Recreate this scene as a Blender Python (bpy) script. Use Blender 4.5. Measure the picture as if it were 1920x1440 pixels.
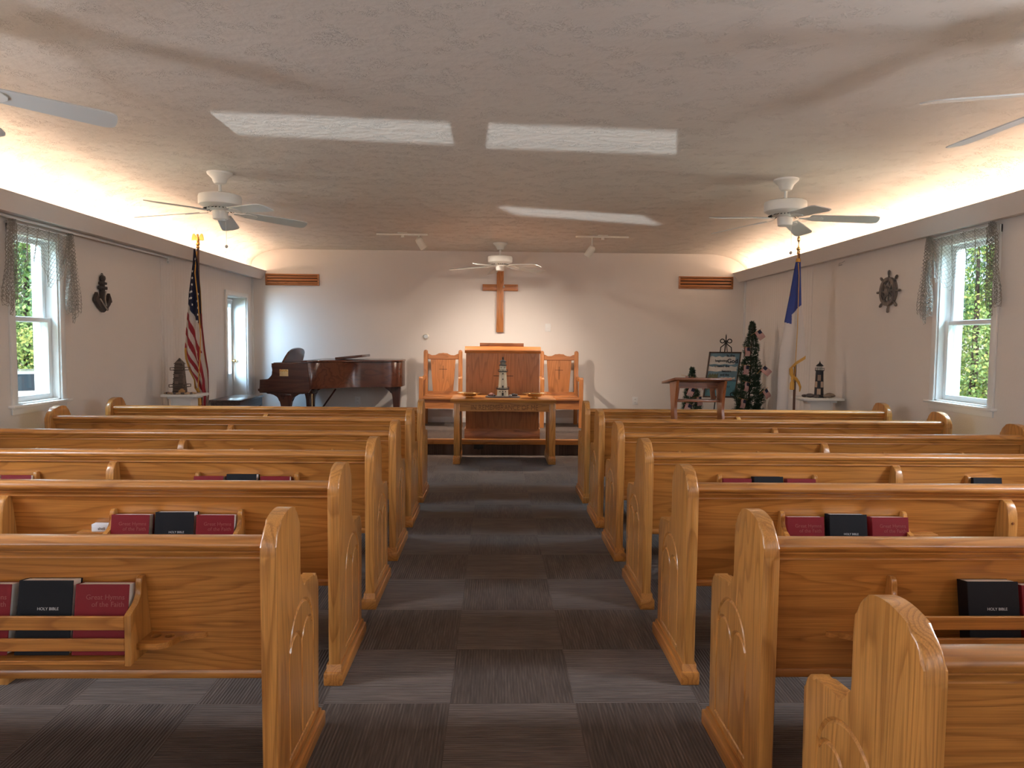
import bpy, bmesh, math, random
from mathutils import Vector, Matrix
PI=math.pi
R=random.Random(7)
for o in list(bpy.data.objects): bpy.data.objects.remove(o)
SC=bpy.context.scene; COL=SC.collection

# ------------------------------------------------------------ camera, world, light, exposure
F,W,HH=1340.0,1920,1440
yaw,pitch,roll=.0244,.0585,.0094
cam=bpy.data.objects.new('camera',bpy.data.cameras.new('camera')); COL.objects.link(cam)
cam.data.sensor_fit='HORIZONTAL'; cam.data.sensor_width=36; cam.data.lens=36*F/W
cam.data.clip_start=.02
fw=Vector((math.sin(yaw)*math.cos(pitch),math.cos(yaw)*math.cos(pitch),-math.sin(pitch)))
rt=Vector((math.cos(yaw),-math.sin(yaw),0)); up=rt.cross(fw)
r2=rt*math.cos(roll)+up*math.sin(roll); u2=-rt*math.sin(roll)+up*math.cos(roll)
m=Matrix((r2,u2,-fw)).transposed().to_4x4(); m.translation=Vector((0,0,1.456)); cam.matrix_world=m
SC.camera=cam
vs=SC.view_settings; vs.view_transform='Standard'; vs.look='None'; vs.gamma=1; vs.use_curve_mapping=False
vs.exposure=2.14
w=bpy.data.worlds.new('sky'); SC.world=w; w.use_nodes=True; nt=w.node_tree
bg=nt.nodes['Background']; sky=nt.nodes.new('ShaderNodeTexSky'); sky.sky_type='NISHITA'
sky.sun_disc=False; sky.sun_elevation=math.radians(42); sky.sun_rotation=math.radians(200)
nt.links.new(sky.outputs[0],bg.inputs[0]); bg.inputs[1].default_value=.07

def light(name,kind,loc,rot,energy,color,size=None,size_y=None,spread=None,portal=False):
    d=bpy.data.lights.new(name,kind); d.energy=energy; d.color=color
    if kind=='AREA':
        d.shape='RECTANGLE'; d.size=size; d.size_y=size_y
        if spread: d.spread=spread
        if portal: d.cycles.is_portal=True
    o=bpy.data.objects.new(name,d); COL.objects.link(o); o.location=loc; o.rotation_euler=rot; return o
XL,XR,YB,YR=-3.73,3.90,11.1,-2.4      # room faces
CEIL=2.845
s=light('sun','SUN',(0,-8,12),(math.radians(48),0,math.radians(-6)),1.7,(1,.95,.86)); s.data.angle=.01
# added ambient fill lamps in front of the rear wall, which has no windows
light('rear_fill','AREA',(-1.9,YR+.05,1.55),(PI/2,0,PI),5,(1,.96,.9),1.8,1.5)
light('rear_fill','AREA',(2.0,YR+.05,1.55),(PI/2,0,PI),5,(1,.96,.9),1.8,1.5)
# daylight at the side windows that lie beside and behind the camera
for y in (-1.3,2.3):
    light('side_window_daylight','AREA',(XL+.12,y,1.62),(0,-PI/2+.42,0),(8 if y<0 else 20),(.80,.89,1),1.35,.6)
    light('side_window_daylight','AREA',(XR-.12,y,1.65),(0,PI/2-.42,0),(8 if y<0 else 20),(.80,.89,1),1.35,.6)
# open sky outside the two windows and the side door in view
def aim(o,t): o.rotation_euler=(Vector(t)-o.location).to_track_quat('-Z','Y').to_euler()
o=light('sky_left_window','AREA',(-5.3,5.6,3.1),(0,0,0),150,(.55,.80,1),1.6,1.2); aim(o,(XL,5.93,1.5))
o=light('sky_right_window','AREA',(5.45,5.6,3.2),(0,0,0),150,(.55,.80,1),1.6,1.2); aim(o,(XR,5.9,1.5))
# added fill lamps low outside, aimed up through both windows to brighten the ceiling
o=light('ceiling_fill','AREA',(-6.8,5.9,-.35),(0,0,0),90,(1,.96,.84),3.4,4.0); aim(o,(XL,5.93,1.6))
o=light('ceiling_fill','AREA',(7.0,5.9,-.35),(0,0,0),90,(1,.96,.84),3.4,4.0); aim(o,(XR,5.9,1.6))
o=light('sky_side_door','AREA',(-5.0,9.3,1.75),(0,0,0),36,(.42,.68,1),1.0,1.2); aim(o,(-3.3,11,1.35))
# added spots outside, shone through shaped rear-wall slots to make the ceiling light patches
GL=Vector((-1.2,-11.0,.25))
g=light('patch_spot','SPOT',GL,(0,0,0),4600,(.86,.94,1)); g.data.shadow_soft_size=.012; g.data.spot_size=math.radians(34); g.data.spot_blend=.2
g.rotation_euler=(Vector((.2,5,2.8))-GL).to_track_quat('-Z','Y').to_euler()
GL2=Vector((3.5,-9.0,.6))
g=light('patch_spot','SPOT',GL2,(0,0,0),7500,(.84,.94,1)); g.data.shadow_soft_size=.008; g.data.spot_size=math.radians(16); g.data.spot_blend=.5
g.rotation_euler=(Vector((1.25,8.0,2.8))-GL2).to_track_quat('-Z','Y').to_euler()

# ------------------------------------------------------------ materials
MATS={}
def newmat(name):
    m=bpy.data.materials.new(name); m.use_nodes=True; MATS[name]=m
    return m,m.node_tree,m.node_tree.nodes['Principled BSDF']
def lk(nt,a,b): nt.links.new(a,b)
def N(nt,t,**k):
    n=nt.nodes.new(t)
    for a,b in k.items(): setattr(n,a,b)
    return n
def plain(name,col,rough=.5,metal=0,spec=.5,bump=0,bscale=60,var=0,emit=None,es=1,coat=0,trans=0):
    m,nt,b=newmat(name); b.inputs['Base Color'].default_value=(*col,1); b.inputs['Roughness'].default_value=rough
    b.inputs['Metallic'].default_value=metal; b.inputs['Specular IOR Level'].default_value=spec
    b.inputs['Coat Weight'].default_value=coat; b.inputs['Transmission Weight'].default_value=trans
    if emit: b.inputs['Emission Color'].default_value=(*emit,1); b.inputs['Emission Strength'].default_value=es
    if var or bump:
        tc=N(nt,'ShaderNodeTexCoord'); no=N(nt,'ShaderNodeTexNoise'); no.inputs['Scale'].default_value=bscale; no.inputs['Detail'].default_value=4
        lk(nt,tc.outputs['Object'],no.inputs['Vector'])
        if bump:
            bp=N(nt,'ShaderNodeBump'); bp.inputs['Strength'].default_value=bump; bp.inputs['Distance'].default_value=.01
            lk(nt,no.outputs[0],bp.inputs['Height']); lk(nt,bp.outputs[0],b.inputs['Normal'])
        if var:
            mx=N(nt,'ShaderNodeMix',data_type='RGBA'); mx.inputs[6].default_value=tuple(c*(1-var) for c in col)+(1,); mx.inputs[7].default_value=tuple(min(1,c*(1+var)) for c in col)+(1,)
            lk(nt,no.outputs[0],mx.inputs[0]); lk(nt,mx.outputs[2],b.inputs['Base Color'])
    return m
def wood(name,dark,light_,axis='X',rough=.32,coat=.4,rings=16,scale=1.0):
    """oak: stretched growth rings plus fine pores; axis = the way the grain runs"""
    m,nt,b=newmat(name)
    tc=N(nt,'ShaderNodeTexCoord'); oi=N(nt,'ShaderNodeObjectInfo')
    ad=N(nt,'ShaderNodeVectorMath',operation='ADD'); mu=N(nt,'ShaderNodeVectorMath',operation='SCALE')
    cx=N(nt,'ShaderNodeCombineXYZ')
    for i in range(3): lk(nt,oi.outputs['Random'],cx.inputs[i])
    lk(nt,cx.outputs[0],mu.inputs[0]); mu.inputs['Scale'].default_value=23
    lk(nt,tc.outputs['Object'],ad.inputs[0]); lk(nt,mu.outputs[0],ad.inputs[1])
    def mp(a,c):
        q=N(nt,'ShaderNodeMapping'); v=[c]*3; v['XYZ'.index(axis)]=a; q.inputs['Scale'].default_value=v; lk(nt,ad.outputs[0],q.inputs['Vector']); return q
    q=mp(.55*scale,5*scale); n1=N(nt,'ShaderNodeTexNoise'); n1.inputs['Scale'].default_value=1; n1.inputs['Detail'].default_value=2; n1.inputs['Distortion'].default_value=.25
    lk(nt,q.outputs[0],n1.inputs['Vector'])
    m1=N(nt,'ShaderNodeMath',operation='MULTIPLY'); m1.inputs[1].default_value=rings; lk(nt,n1.outputs[0],m1.inputs[0])
    fr=N(nt,'ShaderNodeMath',operation='FRACT'); lk(nt,m1.outputs[0],fr.inputs[0])
    rp=N(nt,'ShaderNodeValToRGB'); e=rp.color_ramp.elements; e[0].position=0; e[0].color=(*dark,1); e[1].position=.45; e[1].color=(*light_,1)
    x=e.new(.9); x.color=tuple(light_[i]*.92+dark[i]*.08 for i in range(3))+(1,); x=e.new(1.0); x.color=(*dark,1)
    lk(nt,fr.outputs[0],rp.inputs[0])
    q2=mp(5,330); n2=N(nt,'ShaderNodeTexNoise'); n2.inputs['Scale'].default_value=1; n2.inputs['Detail'].default_value=3; lk(nt,q2.outputs[0],n2.inputs['Vector'])
    r2_=N(nt,'ShaderNodeMapRange'); r2_.inputs[1].default_value=.35; r2_.inputs[2].default_value=.6; r2_.inputs[3].default_value=.80; r2_.inputs[4].default_value=1.05
    lk(nt,n2.outputs[0],r2_.inputs[0])
    q3=mp(.5,1.6); n3=N(nt,'ShaderNodeTexNoise'); n3.inputs['Scale'].default_value=1; lk(nt,q3.outputs[0],n3.inputs['Vector'])
    r3=N(nt,'ShaderNodeMapRange'); r3.inputs[1].default_value=.3; r3.inputs[2].default_value=.7; r3.inputs[3].default_value=.86; r3.inputs[4].default_value=1.12
    lk(nt,n3.outputs[0],r3.inputs[0])
    mm=N(nt,'ShaderNodeMath',operation='MULTIPLY'); lk(nt,r2_.outputs[0],mm.inputs[0]); lk(nt,r3.outputs[0],mm.inputs[1])
    sc_=N(nt,'ShaderNodeVectorMath',operation='SCALE'); lk(nt,rp.outputs[0],sc_.inputs[0]); lk(nt,mm.outputs[0],sc_.inputs['Scale'])
    lk(nt,sc_.outputs[0],b.inputs['Base Color'])
    b.inputs['Roughness'].default_value=rough; b.inputs['Coat Weight'].default_value=coat; b.inputs['Coat Roughness'].default_value=.18
    bp=N(nt,'ShaderNodeBump'); bp.inputs['Strength'].default_value=.12; bp.inputs['Distance'].default_value=.002; lk(nt,n2.outputs[0],bp.inputs['Height']); lk(nt,bp.outputs[0],b.inputs['Normal'])
    return m
OAK_D,OAK_L=(.38,.142,.030),(.53,.218,.048)
OX=wood('oak_along_x',OAK_D,OAK_L,'X'); OZ=wood('oak_along_z',(.41,.168,.038),(.58,.262,.066),'Z',rings=20); OY=wood('oak_along_y',OAK_D,OAK_L,'Y')
RX=wood('red_oak_x',(.35,.125,.034),(.46,.170,.050),'X'); RZ=wood('red_oak_z',(.37,.135,.037),(.49,.185,.054),'Z',rings=14)
MAH=wood('mahogany',(.060,.019,.012),(.095,.030,.018),'X',rough=.25,coat=.4,rings=8)
MAHZ=wood('mahogany_z',(.055,.018,.011),(.090,.028,.017),'Z',rough=.25,coat=.4,rings=8)
CH=wood('cherry',(.17,.050,.018),(.25,.080,.028),'X'); CHZ=wood('cherry_z',(.20,.060,.020),(.29,.095,.032),'Z')
DRIFT=wood('weathered_slat',(.05,.035,.028),(.16,.115,.09),'X',rough=.8,coat=0)

def wall_mat(name,col):
    return plain(name,col,.75,bump=.12,bscale=90,var=.012)
WALL=wall_mat('wall_paint',(.74,.685,.64)); TRIMW=plain('white_trim_paint',(.78,.77,.75),.35)
BEAD,nt,b=newmat('beadboard_paint')
b.inputs['Base Color'].default_value=(.76,.71,.67,1); b.inputs['Roughness'].default_value=.6
tc=N(nt,'ShaderNodeTexCoord'); wv=N(nt,'ShaderNodeTexWave',bands_direction='Y'); wv.inputs['Scale'].default_value=4.2
lk(nt,tc.outputs['Object'],wv.inputs[0]); rp=N(nt,'ShaderNodeValToRGB'); rp.color_ramp.elements[0].position=0; rp.color_ramp.elements[1].position=.05
lk(nt,wv.outputs[0],rp.inputs[0]); bp=N(nt,'ShaderNodeBump'); bp.inputs['Strength'].default_value=.8; bp.inputs['Distance'].default_value=.006
lk(nt,rp.outputs[0],bp.inputs['Height']); lk(nt,bp.outputs[0],b.inputs['Normal'])

# stomped plaster ceiling
CEILM,nt,b=newmat('stomped_plaster')
b.inputs['Base Color'].default_value=(.76,.71,.64,1); b.inputs['Roughness'].default_value=.55
tc=N(nt,'ShaderNodeTexCoord')
n1=N(nt,'ShaderNodeTexNoise'); n1.inputs['Scale'].default_value=34; n1.inputs['Detail'].default_value=3; n1.inputs['Distortion'].default_value=1.2; lk(nt,tc.outputs['Object'],n1.inputs[0])
ab=N(nt,'ShaderNodeMath',operation='SUBTRACT'); ab.inputs[1].default_value=.5; lk(nt,n1.outputs[0],ab.inputs[0])
a2=N(nt,'ShaderNodeMath',operation='ABSOLUTE'); lk(nt,ab.outputs[0],a2.inputs[0])
mr=N(nt,'ShaderNodeMapRange'); mr.inputs[1].default_value=0; mr.inputs[2].default_value=.035; mr.inputs[3].default_value=1; mr.inputs[4].default_value=0; lk(nt,a2.outputs[0],mr.inputs[0])
n2=N(nt,'ShaderNodeTexNoise'); n2.inputs['Scale'].default_value=6; n2.inputs['Detail'].default_value=2; lk(nt,tc.outputs['Object'],n2.inputs[0])
mr2=N(nt,'ShaderNodeMapRange'); mr2.inputs[1].default_value=.5; mr2.inputs[2].default_value=.62; lk(nt,n2.outputs[0],mr2.inputs[0])
mu=N(nt,'ShaderNodeMath',operation='MULTIPLY'); lk(nt,mr.outputs[0],mu.inputs[0]); lk(nt,mr2.outputs[0],mu.inputs[1])
n3=N(nt,'ShaderNodeTexNoise'); n3.inputs['Scale'].default_value=18; n3.inputs['Detail'].default_value=5; lk(nt,tc.outputs['Object'],n3.inputs[0])
m3=N(nt,'ShaderNodeMath',operation='MULTIPLY_ADD'); lk(nt,n3.outputs[0],m3.inputs[0]); m3.inputs[1].default_value=.7; lk(nt,mu.outputs[0],m3.inputs[2])
bp=N(nt,'ShaderNodeBump'); bp.inputs['Strength'].default_value=.7; bp.inputs['Distance'].default_value=.014; lk(nt,m3.outputs[0],bp.inputs['Height']); lk(nt,bp.outputs[0],b.inputs['Normal'])

# carpet tiles: each half-metre square turns its ribs the other way
CARP,nt,b=newmat('carpet_tiles')
tc=N(nt,'ShaderNodeTexCoord'); mp=N(nt,'ShaderNodeMapping'); mp.inputs['Location'].default_value=(.17+.505*20,-2.795+.505*20-.01,0); lk(nt,tc.outputs['Object'],mp.inputs[0])
ck=N(nt,'ShaderNodeTexChecker'); ck.inputs['Scale'].default_value=1/.505; ck.inputs[1].default_value=(0,0,0,1); ck.inputs[2].default_value=(1,1,1,1)
fl=N(nt,'ShaderNodeVectorMath',operation='MULTIPLY'); fl.inputs[1].default_value=(1,1,0); lk(nt,mp.outputs[0],fl.inputs[0])
ad=N(nt,'ShaderNodeVectorMath',operation='ADD'); ad.inputs[1].default_value=(0,0,.1); lk(nt,fl.outputs[0],ad.inputs[0]); lk(nt,ad.outputs[0],ck.inputs[0])
def streak(sx,sy,d=3):
    q=N(nt,'ShaderNodeMapping'); q.inputs['Scale'].default_value=(sx,sy,1); lk(nt,tc.outputs['Object'],q.inputs[0])
    n=N(nt,'ShaderNodeTexNoise'); n.inputs['Scale'].default_value=1; n.inputs['Detail'].default_value=d; lk(nt,q.outputs[0],n.inputs[0]); return n.outputs[0]
def mixf(f,a,bb):
    q=N(nt,'ShaderNodeMix',data_type='FLOAT'); lk(nt,f,q.inputs[0]); lk(nt,a,q.inputs[2]); lk(nt,bb,q.inputs[3]); return q.outputs[0]
par=ck.outputs['Fac']
fine=mixf(par,streak(130,7),streak(7,130)); 
broad=mixf(par,streak(14,1.5,2),streak(1.5,14,2))
def rib(ax):
    q=N(nt,'ShaderNodeTexWave',bands_direction=ax); q.inputs['Scale'].default_value=24; lk(nt,tc.outputs['Object'],q.inputs[0]); return q.outputs['Fac']
ribs=mixf(par,rib('X'),rib('Y'))
r1=N(nt,'ShaderNodeMapRange'); r1.inputs[1].default_value=.35; r1.inputs[2].default_value=.68; lk(nt,fine,r1.inputs[0])
c1=N(nt,'ShaderNodeMix',data_type='RGBA'); c1.inputs[6].default_value=(.062,.040,.030,1); c1.inputs[7].default_value=(.160,.116,.094,1)
ms=N(nt,'ShaderNodeMath',operation='MULTIPLY'); lk(nt,r1.outputs[0],ms.inputs[0]); 
rr=N(nt,'ShaderNodeMapRange'); rr.inputs[3].default_value=.35; rr.inputs[4].default_value=1; lk(nt,ribs,rr.inputs[0]); lk(nt,rr.outputs[0],ms.inputs[1])
lk(nt,ms.outputs[0],c1.inputs[0])
rb=N(nt,'ShaderNodeMapRange'); rb.inputs[1].default_value=.35; rb.inputs[2].default_value=.65; rb.inputs[3].default_value=.82; rb.inputs[4].default_value=1.15; lk(nt,broad,rb.inputs[0])
tv=N(nt,'ShaderNodeMapRange'); tv.inputs[3].default_value=.88; tv.inputs[4].default_value=1.12; lk(nt,par,tv.inputs[0])
mm=N(nt,'ShaderNodeMath',operation='MULTIPLY'); lk(nt,rb.outputs[0],mm.inputs[0]); lk(nt,tv.outputs[0],mm.inputs[1])
sv=N(nt,'ShaderNodeVectorMath',operation='SCALE'); lk(nt,c1.outputs[2],sv.inputs[0]); lk(nt,mm.outputs[0],sv.inputs['Scale']); lk(nt,sv.outputs[0],b.inputs['Base Color'])
b.inputs['Roughness'].default_value=.9; b.inputs['Specular IOR Level'].default_value=.25; b.inputs['Sheen Weight'].default_value=.15
bp=N(nt,'ShaderNodeBump'); bp.inputs['Strength'].default_value=.6; bp.inputs['Distance'].default_value=.004; lk(nt,ribs,bp.inputs['Height']); lk(nt,bp.outputs[0],b.inputs['Normal'])

WHITE=plain('white_enamel',(.74,.73,.68),.3); BLADE=plain('fan_blade_white',(.60,.61,.58),.42)
CREAM=plain('cream_enamel',(.76,.72,.62),.35)
DARK=plain('dark_gap',(.01,.009,.008),.8); BLACKP=plain('black_plastic',(.012,.012,.014),.4)
BRASS=plain('polished_brass',(.95,.74,.40),.22,1); GOLD=plain('gold_fringe',(.62,.33,.06),.55,.1); STEEL=plain('steel',(.55,.54,.52),.3,1)
IRON=plain('wrought_iron',(.018,.016,.015),.5,.4)
FRED=plain('flag_red',(.33,.022,.035),.75,var=.1,bscale=30); FWHT=plain('flag_white',(.66,.60,.56),.75,var=.03); FNAVY=plain('flag_navy',(.016,.020,.055),.75); FBLUE=plain('flag_blue',(.022,.045,.24),.6)
STAR=plain('star_white',(.8,.8,.8),.6)
BKRED=plain('book_red',(.20,.005,.012),.5,spec=.3,bump=.15,bscale=900); BKBLK=plain('book_black',(.004,.005,.009),.55,spec=.25,bump=.15,bscale=900); PAPER=plain('page_edges',(.93,.91,.88),.8,var=.03,bscale=400)
BKGLD=plain('dull_stamp',(.28,.065,.06),.45); SILV=plain('silver_stamp',(.55,.55,.57),.4)
NET=plain('net_twine',(.30,.27,.235),.85); STONE=plain('beach_stone',(.26,.19,.14),.7,var=.35,bscale=14); STONED=plain('dark_stone',(.10,.075,.07),.6,var=.35,bscale=18)
LEAF=plain('needle_green',(.030,.062,.034),.7,var=.45,bscale=9); POT=plain('pot_green',(.02,.04,.03),.6); BARK=plain('bark',(.06,.04,.03),.9)
GLASS,nt,b=newmat('window_glass')
tr=N(nt,'ShaderNodeBsdfTransparent'); tr.inputs[0].default_value=(.94,.98,.98,1); gl=N(nt,'ShaderNodeBsdfGlossy'); gl.inputs['Roughness'].default_value=.02
mx=N(nt,'ShaderNodeMixShader'); mx.inputs[0].default_value=.06; lk(nt,tr.outputs[0],mx.inputs[1]); lk(nt,gl.outputs[0],mx.inputs[2]); lk(nt,mx.outputs[0],nt.nodes['Material Output'].inputs[0])
VINYL=plain('vinyl_sash',(.80,.82,.82),.35)
COVE=plain('cove_tube',(1,1,1),emit=(1,.72,.52),es=7.6)

# ------------------------------------------------------------ mesh helpers
class B:
    def __init__(s): s.bm=bmesh.new(); s.mi=0
    def _f(s,fs,smooth=False):
        for f in fs: f.material_index=s.mi; f.smooth=smooth
    def box(s,x0,x1,y0,y1,z0,z1,bev=0,seg=2,M=None):
        vs=[s.bm.verts.new((x,y,z)) for z in (z0,z1) for y in (y0,y1) for x in (x0,x1)]
        q=[(0,2,3,1),(4,5,7,6),(0,1,5,4),(1,3,7,5),(3,2,6,7),(2,0,4,6)]
        fs=[s.bm.faces.new([vs[i] for i in a]) for a in q]; s._f(fs)
        if bev:
            ed=list({e for f in fs for e in f.edges}); r=bmesh.ops.bevel(s.bm,geom=ed,offset=bev,segments=seg,affect='EDGES',profile=.5)
            s._f(r['faces'],True); vs=list({v for f in r['faces'] for v in f.verts}|{v for v in vs if v.is_valid})
        if M is not None: bmesh.ops.transform(s.bm,matrix=M,verts=[v for v in vs if v.is_valid])
        return s
    def prism(s,pts,axis,a,b,bev=0,seg=3,M=None):
        """closed 2-D outline (plane normal to axis) pushed from a to b"""
        def P(p,c): return {'X':(c,p[0],p[1]),'Y':(p[0],c,p[1]),'Z':(p[0],p[1],c)}[axis]
        A=[s.bm.verts.new(P(p,a)) for p in pts]; C=[s.bm.verts.new(P(p,b)) for p in pts]; n=len(pts)
        f0=s.bm.faces.new(A[::-1]); f1=s.bm.faces.new(C); fs=[f0,f1]+[s.bm.faces.new((A[i],A[(i+1)%n],C[(i+1)%n],C[i])) for i in range(n)]
        s._f(fs); 
        for f in fs[2:]: f.smooth=False
        vs=A+C
        if bev:
            ed=list(f0.edges)+list(f1.edges); r=bmesh.ops.bevel(s.bm,geom=ed,offset=bev,segments=seg,affect='EDGES',profile=.5); s._f(r['faces'],True)
            vs=list({v for f in r['faces'] for v in f.verts}|{v for v in vs if v.is_valid})
        if M is not None: bmesh.ops.transform(s.bm,matrix=M,verts=[v for v in vs if v.is_valid])
        return s
    def lathe(s,prof,c=(0,0,0),n=24,smooth=True,M=None,sx=1,sy=1):
        """prof: list of (radius, z)"""
        rings=[]; new=[]
        for r,z in prof:
            if r<1e-5: v=s.bm.verts.new((c[0],c[1],c[2]+z)); rings.append([v]); new.append(v)
            else:
                q=[s.bm.verts.new((c[0]+r*sx*math.cos(2*PI*i/n),c[1]+r*sy*math.sin(2*PI*i/n),c[2]+z)) for i in range(n)]; rings.append(q); new+=q
        fs=[]
        for A,C in zip(rings,rings[1:]):
            for i in range(n):
                j=(i+1)%n
                if len(A)==1 and len(C)==1: continue
                if len(A)==1: fs.append(s.bm.faces.new((A[0],C[j],C[i])))
                elif len(C)==1: fs.append(s.bm.faces.new((A[i],A[j],C[0])))
                else: fs.append(s.bm.faces.new((A[i],A[j],C[j],C[i])))
        for q,rev in ((rings[0],True),(rings[-1],False)):
            if len(q)>1: fs.append(s.bm.faces.new(q[::-1] if rev else q))
        s._f(fs,smooth)
        for f in fs[-2:]:
            if len(f.verts)==n: f.smooth=False
        if M is not None: bmesh.ops.transform(s.bm,matrix=M,verts=new)
        return s
    def tube(s,pts,r,n=8,closed=False,caps=True):
        pts=[Vector(p) for p in pts]; k=len(pts); rs=r if isinstance(r,(list,tuple)) else [r]*k
        rings=[]; ref=None
        for i,p in enumerate(pts):
            t=(pts[(i+1)%k]-pts[i-1]) if closed or 0<i<k-1 else (pts[1]-pts[0] if i==0 else pts[-1]-pts[-2]); t.normalize()
            if ref is None: ref=Vector((0,0,1)) if abs(t.z)<.9 else Vector((1,0,0))
            a=ref-t*ref.dot(t); a.normalize(); ref=a; b_=t.cross(a)
            rings.append([s.bm.verts.new(p+(a*math.cos(2*PI*j/n)+b_*math.sin(2*PI*j/n))*rs[i]) for j in range(n)])
        fs=[]
        for i in range(k if closed else k-1):
            A,C=rings[i],rings[(i+1)%k]
            for j in range(n): fs.append(s.bm.faces.new((A[j],A[(j+1)%n],C[(j+1)%n],C[j])))
        s._f(fs,True)
        if not closed and caps: s._f([s.bm.faces.new(rings[0][::-1]),s.bm.faces.new(rings[-1])])
        return s
    def quad(s,*p):
        f=s.bm.faces.new([s.bm.verts.new(q) for q in p]); s._f([f]); return s
    def ball(s,c,r,sx=1,sy=1,sz=1,sub=2,jit=0,rz=0):
        res=bmesh.ops.create_icosphere(s.bm,subdivisions=sub,radius=r)
        cs,sn=math.cos(rz),math.sin(rz)
        for v in res['verts']:
            k=1+(R.uniform(-jit,jit) if jit else 0); x,y,z=v.co.x*sx*k,v.co.y*sy*k,v.co.z*sz*k
            v.co=Vector((c[0]+x*cs-y*sn,c[1]+x*sn+y*cs,c[2]+z))
        s._f({f for v in res['verts'] for f in v.link_faces},True); return s
    def build(s,name,mats,parent=None,loc=None,rot=None,sharp=32):
        bmesh.ops.recalc_face_normals(s.bm,faces=s.bm.faces)
        me=bpy.data.meshes.new(name); s.bm.to_mesh(me); s.bm.free()
        if sharp: me.shade_smooth(); me.set_sharp_from_angle(angle=math.radians(sharp))
        for m_ in (mats if isinstance(mats,(list,tuple)) else [mats]): me.materials.append(m_)
        o=bpy.data.objects.new(name,me); COL.objects.link(o)
        if parent: o.parent=parent
        if loc is not None: o.location=loc
        if rot is not None: o.rotation_euler=rot
        return o
def tag(o,label=None,cat=None,group=None,kind=None):
    if label: o['label']=label
    if cat: o['category']=cat
    if group: o['group']=group
    if kind: o['kind']=kind
    return o
def empty(name,loc,rz,label,cat,group=None):
    o=bpy.data.objects.new(name,None); o.empty_display_size=.1; COL.objects.link(o); o.location=loc; o.rotation_euler=(0,0,rz); return tag(o,label,cat,group)
def struct(o): o['kind']='structure'; return o
def copy_tree(o,parent=None):
    c=o.copy(); COL.objects.link(c)
    if parent: c.parent=parent
    for ch in list(o.children): copy_tree(ch,c)
    return c
def boolean(o,cutters):
    for c in cutters:
        md=o.modifiers.new('cut','BOOLEAN'); md.operation='DIFFERENCE'; md.object=c; md.solver='EXACT'
        dg=bpy.context.evaluated_depsgraph_get(); dg.update()
        me=bpy.data.meshes.new_from_object(o.evaluated_get(dg)); o.modifiers.remove(md); old=o.data; o.data=me; bpy.data.meshes.remove(old)
        bpy.data.objects.remove(c)
    return o
def text(name,body,size,mat,parent,loc,rot,depth=.0008,align='CENTER',sx=1,bold=0):
    cu=bpy.data.curves.new(name,'FONT'); cu.body=body; cu.size=size; cu.extrude=depth; cu.align_x=align; cu.space_line=1.0; cu.resolution_u=3; cu.offset=bold
    t=bpy.data.objects.new(name,cu); COL.objects.link(t); dg=bpy.context.evaluated_depsgraph_get(); dg.update()
    me=bpy.data.meshes.new_from_object(t.evaluated_get(dg)); bpy.data.objects.remove(t); me.materials.clear(); me.materials.append(mat)
    o=bpy.data.objects.new(name,me); COL.objects.link(o); o.parent=parent; o.location=loc; o.rotation_euler=rot; o.scale=(sx,1,1); return o
def wall_with_holes(name,outer,holes,mat,M,depth=0):
    cu=bpy.data.curves.new(name,'CURVE'); cu.dimensions='2D'; cu.fill_mode='BOTH'; cu.extrude=depth
    for pl in [outer]+holes:
        sp=cu.splines.new('POLY'); sp.points.add(len(pl)-1)
        for i,p in enumerate(pl): sp.points[i].co=(p[0],p[1],0,1)
        sp.use_cyclic_u=True
    t=bpy.data.objects.new(name,cu); COL.objects.link(t); dg=bpy.context.evaluated_depsgraph_get(); dg.update()
    me=bpy.data.meshes.new_from_object(t.evaluated_get(dg)); bpy.data.objects.remove(t); me.transform(M); me.materials.clear(); me.materials.append(mat)
    o=bpy.data.objects.new(name,me); COL.objects.link(o); return struct(o)
def arc(cx,cy,r,a0,a1,n,ry=None):
    return [(cx+r*math.cos(math.radians(a0+(a1-a0)*i/n)),cy+(ry or r)*math.sin(math.radians(a0+(a1-a0)*i/n))) for i in range(n+1)]
def rect(a,b,c,d): return [(a,c),(b,c),(b,d),(a,d)]
def spline(pts,n=4,closed=False):
    P=[Vector((*p,0)) if len(p)==2 else Vector(p) for p in pts]; k=len(P); out=[]; d=len(pts[0])
    for i in range(k if closed else k-1):
        a=P[(i-1)%k] if closed or i>0 else P[0]; b=P[i]; c=P[(i+1)%k]; e=P[(i+2)%k] if closed or i<k-2 else P[-1]
        for j in range(n):
            t=j/n; v=.5*((2*b)+(c-a)*t+(2*a-5*b+4*c-e)*t*t+(3*b-a-3*c+e)*t**3); out.append(tuple(v)[:d])
    if not closed: out.append(tuple(P[-1])[:d])
    return out

# ------------------------------------------------------------ the room
MW=Matrix(((0,0,1,0),(1,0,0,0),(0,1,0,0),(0,0,0,1)))          # wall-plane (y,z) -> world
LW=(5.65,6.22,.93,2.275); RW=(5.53,6.22,.975,2.335); DR=(10.03,10.82,.2,2.08)
wall_with_holes('wall_left',rect(YR,YB+.2,-.1,2.62),[rect(*LW),rect(*DR)],WALL,Matrix.Translation((XL-.1,0,0))@MW,.1)
wall_with_holes('wall_right',rect(YR,YB+.2,-.1,2.62),[rect(*RW)],WALL,Matrix.Translation((XR+.1,0,0))@MW,.1)
b=B(); b.box(XL-.2,XR+.2,YB,YB+.2,-.1,2.95); struct(b.build('wall_back',WALL))
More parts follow.
